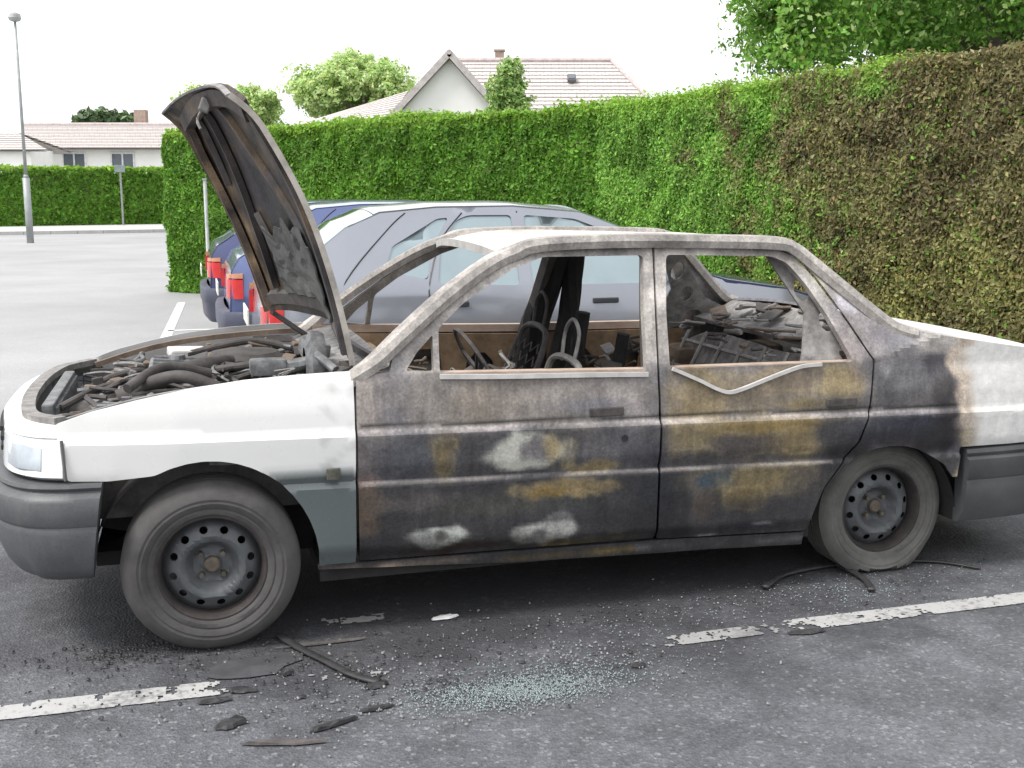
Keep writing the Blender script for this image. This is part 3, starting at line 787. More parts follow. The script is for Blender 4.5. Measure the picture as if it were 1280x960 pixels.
def burn_side(x, z):
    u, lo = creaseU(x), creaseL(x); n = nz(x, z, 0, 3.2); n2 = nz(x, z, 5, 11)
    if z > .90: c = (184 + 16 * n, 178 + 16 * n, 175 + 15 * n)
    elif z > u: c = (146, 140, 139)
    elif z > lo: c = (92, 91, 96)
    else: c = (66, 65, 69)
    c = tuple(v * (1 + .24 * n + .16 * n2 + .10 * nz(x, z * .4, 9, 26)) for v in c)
    c = stain(c, x, z)
    # highlights painted as pale lines along the two creases
    for zc_, wd, col, st in ((u - .004, .010, (206, 198, 200), .85), (lo - .002, .006, (200, 190, 186), .8)):
        if .49 < x < 3.2 and (zc_ < u - .1) * (x > 2.3) == 0:
            k = st * math.exp(-((z - zc_) / wd) ** 2) * min(1, max(.15, .75 + 1.1 * nz(x, 7, 3, 4))); k = min(1, k)
            c = tuple(c[i] * (1 - k) + col[i] * k for i in range(3))
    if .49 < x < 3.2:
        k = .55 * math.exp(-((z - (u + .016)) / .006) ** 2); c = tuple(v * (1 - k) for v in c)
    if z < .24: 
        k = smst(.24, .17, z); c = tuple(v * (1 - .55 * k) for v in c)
    # unburnt white paint at the tail
    e = x + .05 * nz(x, z, 8, 7) + .03 * nz(x, z, 9, 17) - interp(z, [.5, .7, .85, .95], [2.855, 2.845, 2.80, 2.79])
    if z > .92: e = e - .05 + .5 * max(0, z - .92) * 0
    k1 = smst(-.015, .03, e); k2 = smst(.015, .13, e)
    fr = (212, 194, 178) if z > .6 else (180, 166, 142)
    c = tuple(c[i] * (1 - k1) + fr[i] * k1 for i in range(3)); wht = (244, 243, 240)
    c = tuple(c[i] * (1 - k2) + wht[i] * k2 for i in range(3))
    g_ = sum(c) / 3; c = tuple(g_ + (v - g_) * (1.0 if v is c[2] else .92) for v in c)
    return lin(*[max(12, min(245, v)) for v in c], KV * .66)
def white_side(x, z):
    n = nz(x, z, 2, 4)
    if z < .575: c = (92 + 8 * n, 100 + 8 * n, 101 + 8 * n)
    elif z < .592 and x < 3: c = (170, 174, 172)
    else: c = (232, 232, 230)
    if .36 < x and z > .6: 
        k = .25 * max(0, nz(x, z, 4, 20)); c = tuple(v * (1 - k) for v in c)
    return lin(*c, .86)

burnt = mat("burnt_sheet_metal", rough=.58, var=.16, nscale=22, bump=.35, bscale=70, attr="paint", spec=.35, bdist=.004, rvar=.16, detail=.42)
whitep = mat("white_car_paint", rough=.28, var=.02, nscale=5, bump=.02, bscale=8, attr="paint", coat=.4, rvar=.06)
char = mat("charred_metal", (.035, .033, .033), .8, 0, color2=(.10, .09, .085), nscale=16, bump=.6, bscale=60)
ashy = mat("ash_grey_metal", (.10, .095, .09), .8, .1, color2=(.32, .31, .30), nscale=20, bump=.5, bscale=60)
rusty = mat("rusted_metal", (.13, .085, .05), .85, 0, color2=(.30, .21, .13), nscale=12, bump=.5, bscale=50)
brownash = mat("brown_ash", (.09, .065, .05), .85, 0, color2=(.22, .17, .13), nscale=14, bump=.6, bscale=50)
alu = mat("heat_stained_alloy", (.07, .073, .076), .65, .3, color2=(.27, .275, .28), nscale=24, bump=.4, bscale=60)
under = mat("underbody_black", (.012, .012, .013), .9, color2=(.03, .028, .028), nscale=8, bump=.4)
bumperm = mat("grey_bumper_plastic", (.068, .072, .078), .5, color2=(.10, .105, .112), nscale=5, bump=.25, bscale=140, spec=.45, detail=.16)
sillm = mat("charred_sill", (.03, .03, .032), .7, color2=(.13, .12, .11), nscale=9, bump=.4)

CAR = thing("burnt_car", "burnt-out white saloon with raised bonnet and no window glass", "car", (CX, CY, 0), TH)
fs = {-1: lambda x, z: (x, -(halfw(x, z) + .004 * nz(x, z, 6, 2.6)), z), 1: lambda x, z: (x, halfw(x, z) + .004 * nz(x, z, 3, 2.6), z)}
ins = {-1: lambda x, z: (0, 1, 0), 1: lambda x, z: (0, -1, 0)}
CR = (creaseU, lambda x: creaseU(x) - .014, lambda x: creaseU(x) + .006, creaseL, lambda x: creaseL(x) - .012, lambda x: creaseL(x) + .007)
def arc(cx, cz, rx, rz, a0, a1, n=22):
    return [(cx + rx * math.cos(R(a0 + (a1 - a0) * k / n)), cz + rz * math.sin(R(a0 + (a1 - a0) * k / n))) for k in range(n + 1)]
ARF = arc(-.015, .275, .360, .380, -2, 184)           # front arch, from rear foot to front foot
WING = [(.468, .248), (.470, .60), (.474, .922)] + [(.30, .918), (.12, .908), (-.06, .888), (-.22, .858), (-.36, .826), (-.47, .79), (-.455, .70), (-.44, .608), (-.365, .600)] + \
       [p for p in ARF[::-1] if p[1] < .60 and p[0] < -.2] 
WING = [(.468, .248), (.474, .922), (.30, .918), (.12, .908), (-.06, .888), (-.22, .858), (-.36, .826), (-.47, .788), (-.455, .70), (-.44, .606), (-.320, .603)] + \
       [p for p in ARF[::-1] if not (p[0] < -.05 and p[1] < .595)] + [(.345, .248)]
DOORF = [(.480, .262), (.480, .80), (.484, .905), (.60, .912), (.615, .960), (.72, 1.050), (.87, 1.162), (1.06, 1.272), (1.19, 1.318), (1.642, 1.316), (1.600, 1.05), (1.574, .88), (1.574, .250)]
HOLEF = [(.772, .900), (.785, 1.048), (.890, 1.132), (1.08, 1.240), (1.205, 1.283), (1.600, 1.283), (1.562, 1.08), (1.534, .876)]
HOLEQ = [(.655, .915), (.752, .905), (.762, 1.028), (.70, .972)]
DOORR = [(1.584, .246), (1.584, .88), (1.610, 1.05), (1.652, 1.316), (2.150, 1.302), (2.235, 1.268), (2.300, 1.180), (2.390, 1.03), (2.470, .875), (2.445, .70), (2.40, .575), (2.325, .480), (2.265, .400), (2.225, .30), (2.205, .225)]
HOLER = [(1.624, .882), (1.650, 1.08), (1.692, 1.284), (2.135, 1.272), (2.195, 1.245), (2.255, 1.165), (2.320, 1.04), (2.385, .878)]
ARR = arc(2.555, .20, .345, .345, 0, 180)
QUART = [(2.480, .872), (2.402, 1.028), (2.312, 1.182), (2.245, 1.272), (2.156, 1.308), (2.180, 1.335), (2.235, 1.312), (2.300, 1.262), (2.40, 1.175), (2.51, 1.078), (2.60, 1.012), (2.70, .982), (2.80, .962), (3.00, .930), (3.20, .900), (3.36, .875), (3.42, .70), (3.42, .515), (2.862, .520), (2.845, .50)] + \
        [p for p in ARR if p[1] > .30 and p[0] < 2.86 and not (p[0] < 2.34 and p[1] < .48)][0:] + [(2.335, .486), (2.408, .572), (2.455, .70)]
ap = [p for p in arc(2.555, .20, .345, .345, 62, 142, 16)]
QUART = [(2.480, .872), (2.402, 1.028), (2.312, 1.182), (2.245, 1.272), (2.156, 1.308), (2.180, 1.335), (2.235, 1.312), (2.300, 1.262), (2.40, 1.175), (2.51, 1.078), (2.60, 1.012), (2.70, .982), (2.80, .962), (3.00, .930), (3.20, .900), (3.36, .875), (3.42, .70), (3.42, .515), (2.875, .520), (2.865, .40), (2.845, .40), (2.800, .455)] + ap + [(2.275, .400), (2.335, .480), (2.410, .572), (2.455, .70)]

for s in (-1, 1):
    near = s < 0; f = fs[s]; iw = ins[s]; fl = not near
    res = .0115 if near else .05
    rs = CR if near else ()
    w_ = panel("front_wing", roundc(WING, .012, 2), [], f, CAR, whitep, res * 1.7, .008, iw, rs if near else (), white_side, flip=fl)
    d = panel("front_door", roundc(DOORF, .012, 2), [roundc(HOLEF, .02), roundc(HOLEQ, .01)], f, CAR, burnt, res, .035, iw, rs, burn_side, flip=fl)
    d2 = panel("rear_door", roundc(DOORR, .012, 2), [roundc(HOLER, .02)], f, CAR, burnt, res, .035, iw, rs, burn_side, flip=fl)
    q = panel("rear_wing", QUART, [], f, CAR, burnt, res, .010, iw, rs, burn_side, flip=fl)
    # door handles: a dark recess plate with a melted flap
    for dd, (hx, hz) in ((d, (1.372, .742)), (d2, (2.325, .728))):
        bm = bmesh.new(); y0 = s * (halfw(hx, hz)); bx(bm, (hx, y0, hz), (.13, .014, .032), bev=.004)
        h = obj("door_handle", bm, dd, mat("melted_handle", (.02, .018, .018), .6, color2=(.09, .08, .075), nscale=30))
    bm = bmesh.new(); lathe(bm, [(.001, 0), (.013, 0), (.013, .01)], 14, 'Y', (1.437, s * (halfw(1.437, .645) + .002), .645)); obj("keyhole", bm, d, under)
    # sill
    pz = [(x, interp(x, [.34, .75, 1.0, 1.6, 2.2], [.262, .258, .252, .244, .222])) for x in np.linspace(.34, 2.205, 20)]
    pb = [(x, interp(x, [.34, .75, 1.03, 1.4, 1.85, 2.2], [.245, .222, .203, .192, .180, .165])) for x in np.linspace(2.205, .34, 20)]
    def burn_sill(x, z):
        k = max(0, nz(x, z, 5, 5)) + .15; n = nz(x, 0, 1, 9)
        c = (60, 58, 60); hl = math.exp(-((z - interp(x, [.34, .75, 1.0, 1.6, 2.2], [.235, .230, .222, .212, .195])) / .007) ** 2)
        col = (200, 180, 160) if x < 1.0 else ((120, 104, 60) if x < 1.5 else (110, 108, 110))
        hl *= min(1, max(0, .55 + n * 1.3)); c = tuple(c[i] * (1 - hl) + col[i] * hl for i in range(3))
        return lin(*c, .8)
    panel("sill", [(a, b - .004) for a, b in pz] + pb, [], lambda x, z, s=s: (x, s * (.792 + .25 * (z - .22) + .004 * nz(x, z, 1, 8)), z), CAR, burnt, .02 if near else .06, .03, iw, (), burn_sill, flip=fl)

    # A pillar, one folded bar from cowl to roof, proud of the door frame
    bm = bmesh.new()
    pp = [(.44, s * .755, .870), (.50, s * .768, .912), (.560, s * .766, .955), (.66, s * .735, 1.038), (.82, s * .665, 1.155), (.99, s * .600, 1.258), (1.10, s * .572, 1.300), (1.20, s * .575, 1.328), (1.5, s * .572, 1.338), (1.9, s * .572, 1.332), (2.16, s * .580, 1.322), (2.235, s * .588, 1.298), (2.30, s * .608, 1.248), (2.40, s * .652, 1.160), (2.51, s * .700, 1.064), (2.60, s * .735, .995), (2.68, s * .755, .968)]
    sweep(bm, smoothpts(pp, 6), [(-.030, -.022), (.026, -.026), (.034, .0), (.022, .022), (-.02, .026), (-.034, .006)])
    o = obj("roof_rail", bm, CAR, burnt)
    cl = o.data.color_attributes.new("paint", 'FLOAT_COLOR', 'POINT')
    for i, v in enumerate(o.data.vertices):
        n = nz(*v.co, 6); x = v.co.x; n += .6 * nz(*v.co, 19); c = (196 + 30 * n, 190 + 28 * n, 186 + 28 * n)
        if x > 1.05: c = tuple(q_ * .97 for q_ in c)
        if 1.62 < x < 1.72: c = tuple(q_ * .85 for q_ in c)
        cl.data[i].color = (*lin(*[min(240, q_) for q_ in c], .64), 1)
    autosmooth(o, 40)
    # B pillar
    bm = bmesh.new(); bp_ = [(1.575, s * .740, .25), (1.578, s * .745, .60), (1.582, s * .728, .86), (1.61, s * .635, 1.05), (1.648, s * .530, 1.29)]
    sweep(bm, smoothpts(bp_, 4), rect(.075, .04) if near else rect(.13, .05))
    obj("pillar", bm, CAR, char)
    # rear C-pillar inner sheet with lightening holes
    def circ2(cx, cz, rx, rz): return [(cx + rx * math.cos(k * .63), cz + rz * math.sin(k * .63)) for k in range(10)]
    panel("pillar_inner_sheet", [(2.14, 1.285), (2.24, 1.25), (2.46, 1.0), (2.62, .93), (2.72, .80), (2.30, .62), (2.20, .86), (2.26, 1.05)],
          [circ2(2.27, 1.14, .035, .045), circ2(2.35, 1.02, .035, .04), circ2(2.42, .90, .05, .035), circ2(2.52, .84, .035, .03), circ2(2.33, .80, .04, .05)],
          lambda x, z, s=s: (x, s * (halfw(x, z) - .07), z), CAR, ashy, .06, .012, iw, flip=fl)
    # inner door frames with cut-outs (rusted ochre)
    panel("door_inner_frame", [(.56, .34), (.56, .87), (1.50, .84), (1.50, .34)], [circ2(.76, .66, .10, .11), [(.92, .44), (.92, .78), (1.10, .78), (1.14, .44)], circ2(1.30, .64, .08, .12)],
          lambda x, z, s=s: (x, s * .735, z), CAR, rusty, .1, .02, iw, flip=fl)
    panel("door_inner_frame", [(1.64, .34), (1.64, .84), (2.38, .84), (2.30, .60), (2.16, .34)], [circ2(1.82, .64, .08, .12), [(1.96, .46), (1.96, .76), (2.14, .76), (2.10, .46)]],
          lambda x, z, s=s: (x, s * .735, z), CAR, rusty, .1, .02, iw, flip=fl)
    for xa, xb, za, zb_ in ((.50, 1.55, .905, .878), (1.62, 2.42, .880, .872)):
        bm = bmesh.new(); sweep(bm, [(xa, s * .755, za - .012), (xb, s * .755, zb_ - .012)], rect(.05, .035)); obj("window_ledge", bm, CAR, mat("pale_burnt_steel", (.30, .22, .165), .7, color2=(.48, .38, .32), nscale=9, bump=.3))

# buckled window trim drooping over the rear door
bm = bmesh.new(); pts = [(1.630, .884), (1.66, .872), (1.74, .836), (1.80, .806), (1.85, .790), (1.90, .798), (1.98, .822), (2.08, .852), (2.16, .872), (2.24, .876)]
sweep(bm, smoothpts([(x, -(halfw(x, z) + .010), z) for x, z in pts], 4), rect(.012, .013)); obj("window_trim", bm, CAR, mat("aluminium_trim", (.42, .41, .39), .55, .2, color2=(.64, .62, .60), nscale=12))
bm = bmesh.new(); sweep(bm, smoothpts([(x, -(halfw(x, z) + .006), z) for x, z in ((.77, .893), (1.0, .884), (1.3, .876), (1.535, .868))], 4), rect(.012, .016)); obj("window_trim", bm, CAR, MATS["aluminium_trim"])

# roof skin (sagged by the heat), windscreen header, bonnet cowl, boot
def roofc(x, y):
    n = nz(x, y, 1, 2.5) + .5 * nz(x, y, 3, 9); c = (200 + 26 * n, 194 + 26 * n, 188 + 26 * n)
    return lin(*[min(242, v) for v in c], .9)
def xc(t): return 0
prof = []
for x, z, h_, c_ in ((1.06, 1.288, .50, .02), (1.10, 1.302, .535, .018), (1.16, 1.322, .55, .012), (1.28, 1.343, .555, .004), (1.45, 1.350, .555, -.018), (1.65, 1.347, .555, -.026), (1.85, 1.341, .555, -.024), (2.0, 1.336, .555, -.012), (2.12, 1.330, .56, .010), (2.20, 1.318, .56, .015), (2.26, 1.298, .55, .015)):
    prof.append((x, z, h_, c_))
strip("roof", prof, CAR, burnt, 20, .012, colf=roofc)
bm = bmesh.new(); sweep(bm, smoothpts([(1.075, -.53, 1.285), (1.05, -.3, 1.305), (1.04, 0, 1.312), (1.05, .3, 1.305), (1.075, .53, 1.285)], 5), rect(.05, .03)); obj("windscreen_header", bm, CAR, MATS["aluminium_trim"])
bm = bmesh.new(); sweep(bm, smoothpts([(2.28, -.52, 1.275), (2.30, 0, 1.30), (2.28, .52, 1.275)], 5), rect(.05, .03)); obj("rear_window_header", bm, CAR, ashy)
def deckc(x, y):
    n = nz(x, y, 3, 5); k = smst(2.65, 2.95, x + .1 * n); a = (150, 148, 154); b = (222, 218, 214)
    return lin(*[a[i] * (1 - k) + b[i] * k for i in range(3)], .85)
strip("boot_lid", [(2.64, .985, .70, .035), (2.72, .972, .725, .03), (2.85, .952, .742, .03), (3.0, .930, .745, .03), (3.2, .898, .735, .028), (3.36, .872, .72, .022), (3.41, .80, .715, .01), (3.425, .56, .71, .0)], CAR, burnt, 18, .012, colf=deckc)
strip("rear_window_shelf", [(2.42, .90, .70, .0), (2.54, .93, .70, .0), (2.63, .975, .70, .02)], CAR, ashy, 8, .02)
# rear bumper, lamps, tail panel
def loft(name, path, prof, parent, m, closedpath=False, smooth=40, shear=0):
    """sweep a vertical profile [(out, z)] along a plan path [(x, y)] with outward normals"""
    P = [Vector((p[0], p[1])) for p in path]; bm = bmesh.new(); rows = []
    for i, p in enumerate(P):
        t = (P[min(i + 1, len(P) - 1)] - P[max(i - 1, 0)]).normalized(); n = Vector((t.y, -t.x))
        rows.append([bm.verts.new((p.x + n.x * o_ + shear * (z_ - .6) * max(0, min(1, (abs(p.y) - .76) / .06)), p.y + n.y * o_, z_)) for o_, z_ in prof])
    for i in range(len(rows) - 1):
        for j in range(len(prof) - 1): bm.faces.new((rows[i][j], rows[i + 1][j], rows[i + 1][j + 1], rows[i][j + 1]))
    bm.faces.new(rows[0]); bm.faces.new(rows[-1][::-1])
    bmesh.ops.recalc_face_normals(bm, faces=bm.faces)
    o = obj(name, bm, parent, m); return autosmooth(o, smooth)
def sm2(path, k=6): return [(v.x, v.y) for v in smoothpts([(a, b, 0) for a, b in path], k)]
# plan paths run so that (t.y, -t.x) points outward
FB = sm2([(-.335, .822), (-.46, .812), (-.57, .765), (-.65, .655), (-.695, .50), (-.735, .25), (-.745, 0), (-.735, -.25), (-.695, -.50), (-.65, -.655), (-.57, -.765), (-.46, -.812), (-.335, -.822)], 5)
def outw(path):
    # make the path's left-hand normal face away from the car's middle
    a, b = Vector(path[0]), Vector(path[1]); t = b - a; n = Vector((t.y, -t.x)); c = Vector((1.3, 0)) - a
    return path if n.dot(c) < 0 else path[::-1]
FB = outw(FB)
bprof = [(-.06, .602), (.0, .600), (.004, .590), (-.006, .578), (.002, .570), (.022, .560), (.027, .548), (.026, .478), (.018, .466), (.020, .458), (.022, .445), (.010, .38), (-.012, .32), (-.035, .288), (-.055, .276), (-.08, .276), (-.08, .56)]
loft("front_bumper", FB, bprof, CAR, bumperm, shear=.15)
RB = outw(sm2([(2.90, .825), (3.1, .822), (3.30, .79), (3.42, .70), (3.47, .5), (3.48, 0), (3.47, -.5), (3.42, -.70), (3.30, -.79), (3.1, -.822), (2.90, -.825)], 5))
loft("rear_bumper", RB, [(-.05, .512), (.0, .508), (.006, .494), (.0, .480), (.018, .470), (.020, .40), (.010, .385), (.014, .375), (.0, .26), (-.03, .205), (-.06, .20), (-.06, .45)], CAR, mat("sooty_bumper_plastic", (.035, .038, .04), .6, color2=(.075, .078, .08), nscale=3, bump=.2, bscale=120))
for s in (-1, 1):
    TL = [(3.26, s * .80), (3.36, s * .755), (3.42, s * .66), (3.435, s * .45)]
    TL = outw(sm2(TL, 4)); loft("tail_lamp", TL, [(-.02, .86), (.008, .85), (.010, .66), (-.02, .65)], CAR, mat("red_lens", (.35, .02, .02), .15, coat=.5, bump=0))
loft("tail_panel", outw(sm2([(3.40, .50), (3.425, 0), (3.40, -.50)], 4)), [(-.02, .70), (.0, .69), (.0, .52), (-.02, .51)], CAR, bumperm)

# nose: headlamps, corner, grille, slam panel
headglass = mat("headlamp_glass", (.62, .66, .68), .12, 0, color2=(.86, .88, .88), nscale=9, bump=.3, bscale=40, coat=.8)
nosep = mat("white_nose_paint", (.70, .70, .68), .35, color2=(.80, .80, .78), nscale=4, bump=.05, coat=.3)
for s in (-1, 1):
    HL = outw(sm2([(-.448, s * .785), (-.53, s * .745), (-.60, s * .665), (-.642, s * .56), (-.665, s * .44)], 5))
    h = loft("headlamp", HL, [(-.06, .735), (-.012, .742), (.0, .732), (.012, .62), (-.004, .608), (-.06, .606)], CAR, headglass)
    # inner reflector bowl seen through the lens
    IL = outw(sm2([(-.505, s * .748), (-.575, s * .688), (-.615, s * .60)], 4)); loft("reflector", IL, [(.006, .722), (.015, .712), (.024, .642), (.014, .630)], h, mat("lamp_reflector", (.42, .46, .50), .25, .3, bump=0))
    bm = bmesh.new(); sweep(bm, [(-.449, s * .797, .742), (-.446, s * .800, .68), (-.443, s * .802, .612)], rect(.009, .006)); obj("lamp_gasket", bm, h, mat("lamp_seal", (.10, .10, .10), .7))
    TP = outw(sm2([(-.452, s * .780), (-.53, s * .742), (-.60, s * .66), (-.645, s * .55), (-.668, s * .42)], 5))
    loft("lamp_surround", TP, [(-.075, .775), (-.03, .778), (-.008, .762), (-.002, .745), (-.075, .744)], CAR, nosep)
loft("grille_panel", outw(sm2([(-.672, .42), (-.70, .2), (-.705, 0), (-.70, -.2), (-.672, -.42)], 5)), [(-.075, .772), (-.02, .774), (-.004, .755), (.004, .61), (-.05, .606)], CAR, nosep)
bm = bmesh.new()
for k in range(3): sweep(bm, smoothpts([(-.687, .36, .64 + .034 * k), (-.722, 0, .64 + .034 * k), (-.687, -.36, .64 + .034 * k)], 6), rect(.012, .016))
obj("grille_slat", bm, CAR, under)
bm = bmesh.new(); sweep(bm, smoothpts([(-.46, -.69, .785), (-.56, -.56, .782), (-.60, -.3, .785), (-.61, 0, .787), (-.60, .3, .785), (-.56, .56, .782), (-.46, .69, .785)], 4), rect(.045, .025)); obj("slam_panel", bm, CAR, ashy)

# side repeater and bonnet-edge details on the near wing
bm = bmesh.new(); y = -(halfw(.395, .578) + .004); bx(bm, (.396, y, .583), (.046, .014, .042), bev=.004); obj("side_repeater", bm, CAR, mat("smoked_lens", (.05, .05, .045), .3, color2=(.12, .12, .09), nscale=40, bump=0))

# wheels -----------------------------------------------------------------
tyrem = mat("scorched_tyre", (.042, .040, .040), .9, color2=(.086, .082, .081), nscale=7, bump=.5, bscale=90)
tyrer = mat("burnt_out_tyre", (.055, .055, .053), .9, color2=(.125, .122, .112), nscale=8, bump=.6, bscale=70)
rimm = mat("steel_rim", (.065, .070, .075), .6, .3, color2=(.12, .128, .135), nscale=10, bump=.3, bscale=80)
rimd = mat("dark_rim_edge", (.02, .018, .018), .75, .2, color2=(.06, .05, .048), nscale=12, bump=.3)
hubm = mat("rusty_hub", (.05, .042, .036), .7, .3, color2=(.16, .135, .10), nscale=30, bump=.4)
def wheel(c, s, flat=False, tm=tyrem):
    """steel wheel with twelve vent holes; y outward = s"""
    cx, cy, cz = c; o_ = s
    bm = bmesh.new()
    # rim barrel and lip: (radius, outward offset)
    pr = [(.178, -.012), (.184, -.004), (.182, .003), (.174, .004), (.168, -.004), (.163, -.030), (.160, -.075), (.160, -.15), (.172, -.165)]
    lathe(bm, [(r, a * o_) for r, a in pr], 56, 'Y', c)
    bmesh.ops.recalc_face_normals(bm, faces=bm.faces)
    root = obj("wheel", bm, CAR, rimd); autosmooth(root, 50)
    # disc with vent holes, dished
    hol = []
    for k in range(12):
        a = 2 * math.pi * (k + .35) / 12; ca, sa = math.cos(a), math.sin(a); rr = .128
        hol.append([(rr * ca + (.0125 * math.cos(q) * ca - .0145 * math.sin(q) * sa), rr * sa + (.0125 * math.cos(q) * sa + .0145 * math.sin(q) * ca)) for q in [i * .785 for i in range(8)]])
    def dish(u, v):
        r = math.hypot(u, v)
        d = interp(r, [0, .028, .034, .062, .070, .088, .108, .118, .142, .152, .162], [-.052, -.052, -.062, -.062, -.050, -.018, -.012, -.020, -.032, -.05, -.06])
        return (cx + u, cy + o_ * d, cz + v)
    outer = [(.161 * math.cos(2 * math.pi * k / 64), .161 * math.sin(2 * math.pi * k / 64)) for k in range(64)]
    dk = panel("rim_disc", outer, hol, dish, root, rimm, .0105, .004, lambda u, v: (0, -o_, 0), flip=(s > 0), sm=30)
    bm = bmesh.new(); lathe(bm, [(.001, -.030 * o_), (.020, -.031 * o_), (.027, -.038 * o_), (.029, -.060 * o_)], 20, 'Y', c)
    for k in range(4):
        a = math.pi / 4 + k * math.pi / 2; lathe(bm, [(.001, -.040 * o_), (.009, -.040 * o_), (.010, -.062 * o_)], 6, 'Y', (cx + .050 * math.cos(a), cy, cz + .050 * math.sin(a)))
    bmesh.ops.recalc_face_normals(bm, faces=bm.faces); obj("hub", bm, root, hubm)
    # tyre
    bm = bmesh.new(); Ro = .292 if not flat else .280
    pr = [(.176, -.014), (.180, .004), (.188, .012), (.200, .015), (.206, .013), (.212, .018), (.226, .022), (.232, .020), (.240, .022), (.254, .018), (.268, .008), (.280, -.006), (Ro - .003, -.022), (Ro, -.036)]
    tr = []
    for k in range(5):
        a = -.042 - k * .022; tr += [(Ro, a), (Ro, a - .014), (Ro - .006, a - .015), (Ro - .006, a - .020)]
    pr += tr + [(Ro, -.152), (Ro - .012, -.172), (.25, -.192), (.20, -.185), (.176, -.168)]
    rings = lathe(bm, [(r, a * o_) for r, a in pr], 72, 'Y', c, close=True)
    for v in bm.verts:
        dz = v.co.z - cz; dx = v.co.x - cx; r = math.hypot(dx, dz)
        v.co.y += .0025 * nz(dx * 9, dz * 9, cx) * (r > .19)
        if flat:
            if v.co.z < .006 + .0:
                over = .006 - v.co.z; v.co.z = .004 + .01 * (nz(dx * 7, v.co.y * 7, 3) + .2) * 0
                v.co.y += (o_ * .028 if (v.co.y - cy) * o_ > -.08 else -o_ * .028) * min(1, over / .04)
            elif v.co.z < .08 and r > .2:
                k = 1 - (v.co.z - .006) / .074
                v.co.y += (o_ * .022 if (v.co.y - cy) * o_ > -.08 else -o_ * .022) * k
        else:
            v.co.z = max(v.co.z, .0015)
    bmesh.ops.recalc_face_normals(bm, faces=bm.faces)
    autosmooth(obj("tyre", bm, root, tm), 28)
    return root
wheel((-.008, -.812, .286), -1)
wheel((-.008, .775, .287), 1)
wheel((2.605, -.705, .256), -1, True, tyrer)
wheel((2.555, .735, .262), 1, True, tyrer)

# wheel housings, floor, firewall
for s in (-1, 1):
    for cx, cz, rx in ((-.015, .275, .372), (2.555, .20, .350)):
        bm = bmesh.new(); A = arc(cx, cz, rx, rx + .02, 0, 166 if cx < 1 else 180, 24); rows = []
        for (x, z) in A: rows.append((bm.verts.new((x, s * (.800 if cx < 1 else .775), z)), bm.verts.new((x, s * .50, z)), bm.verts.new((cx, s * .50, cz))))
        for i in range(len(A) - 1):
            a, b = rows[i], rows[i + 1]; bm.faces.new((a[0], b[0], b[1], a[1])); bm.faces.new((a[1], b[1], b[2]))
        bmesh.ops.remove_doubles(bm, verts=bm.verts, dist=1e-5); bmesh.ops.recalc_face_normals(bm, faces=bm.faces)
        obj("wheel_housing", bm, CAR, under)
bm = bmesh.new(); bx(bm, (1.30, 0, .21), (1.9, 1.50, .05)); bx(bm, (3.1, 0, .33), (.6, 1.30, .2)); bx(bm, (-.02, 0, .25), (.75, .98, .05)); bx(bm, (-.5, 0, .33), (.16, 1.2, .06)); bx(bm, (1.3, 0, .26), (1.9, .24, .12)); bx(bm, (2.5, 0, .28), (.75, .9, .2))
obj("floor_pan", bm, CAR, under)
bm = bmesh.new(); bx(bm, (.52, 0, .60), (.04, 1.46, .56)); bx(bm, (.46, 0, .80), (.10, 1.30, .10), bev=.01)
for k in range(9): bx(bm, (.49, -.6 + k * .15, .62 + .05 * (k % 3)), (.03, .06, .18), bev=.008)
obj("firewall", bm, CAR, char)
strip("cowl_panel", [(.40, .868, .66, .01), (.47, .888, .70, .012), (.56, .905, .71, .012), (.62, .925, .70, .01)], CAR, ashy, 14, .012)
# windscreen remnant rim along the lower edge
bm = bmesh.new(); sweep(bm, smoothpts([(.585, -.70, .938), (.56, -.3, .935), (.55, 0, .935), (.56, .3, .935), (.585, .70, .938)], 4), rect(.02, .02)); obj("windscreen_rubber", bm, CAR, char)

# engine bay ----------------------------------------------------------------
rnd = random.Random(4)
for s in (-1, 1):
    bm = bmesh.new(); sweep(bm, smoothpts([(.44, s * .69, .895), (.2, s * .70, .885), (-.06, s * .70, .862), (-.25, s * .685, .83), (-.45, s * .655, .775)], 4), rect(.028, .022)); obj("inner_wing_rail", bm, CAR, ashy if s < 0 else brownash)
    bm = bmesh.new(); lathe(bm, [(.001, .845), (.03, .85), (.05, .838), (.075, .84), (.095, .825), (.12, .80), (.14, .74), (.15, .60)], 24, 'Z', (.06, s * .52, 0))
    for k in range(3): lathe(bm, [(.001, .862), (.011, .862), (.011, .835)], 6, 'Z', (.06 + .06 * math.cos(k * 2.09), s * .52 + .06 * math.sin(k * 2.09), 0))
    bmesh.ops.recalc_face_normals(bm, faces=bm.faces); obj("strut_tower", bm, CAR, ashy if s < 0 else rusty)
    bm = bmesh.new(); bx(bm, (-.02, s * .64, .60), (.9, .03, .32)); obj("inner_wing", bm, CAR, char)
bm = bmesh.new(); bx(bm, (-.10, .02, .60), (.28, .52, .36), bev=.02)
for k in range(7): bx(bm, (-.10, -.20 + k * .07, .60), (.31, .018, .30))
obj("engine_block", bm, CAR, char)
bm = bmesh.new(); bx(bm, (-.10, .02, .815), (.22, .46, .07), rot(.0, .08, 0), .022); lathe(bm, [(.001, .875), (.03, .875), (.034, .86), (.03, .84)], 14, 'Z', (-.10, .14, 0))
for k in range(5): bx(bm, (-.10, -.16 + k * .09, .853), (.18, .014, .012), rot(0, .08, 0))
obj("rocker_cover", bm, CAR, alu)
bm = bmesh.new(); lathe(bm, [(.001, .90), (.06, .90), (.13, .892), (.15, .872), (.15, .835), (.12, .82)], 28, 'Z', (.16, .05, 0)); tube(bm, smoothpts([(.10, -.06, .86), (-.02, -.20, .87), (-.16, -.28, .84), (-.30, -.30, .78)], 5), .036, 12); bmesh.ops.recalc_face_normals(bm, faces=bm.faces)
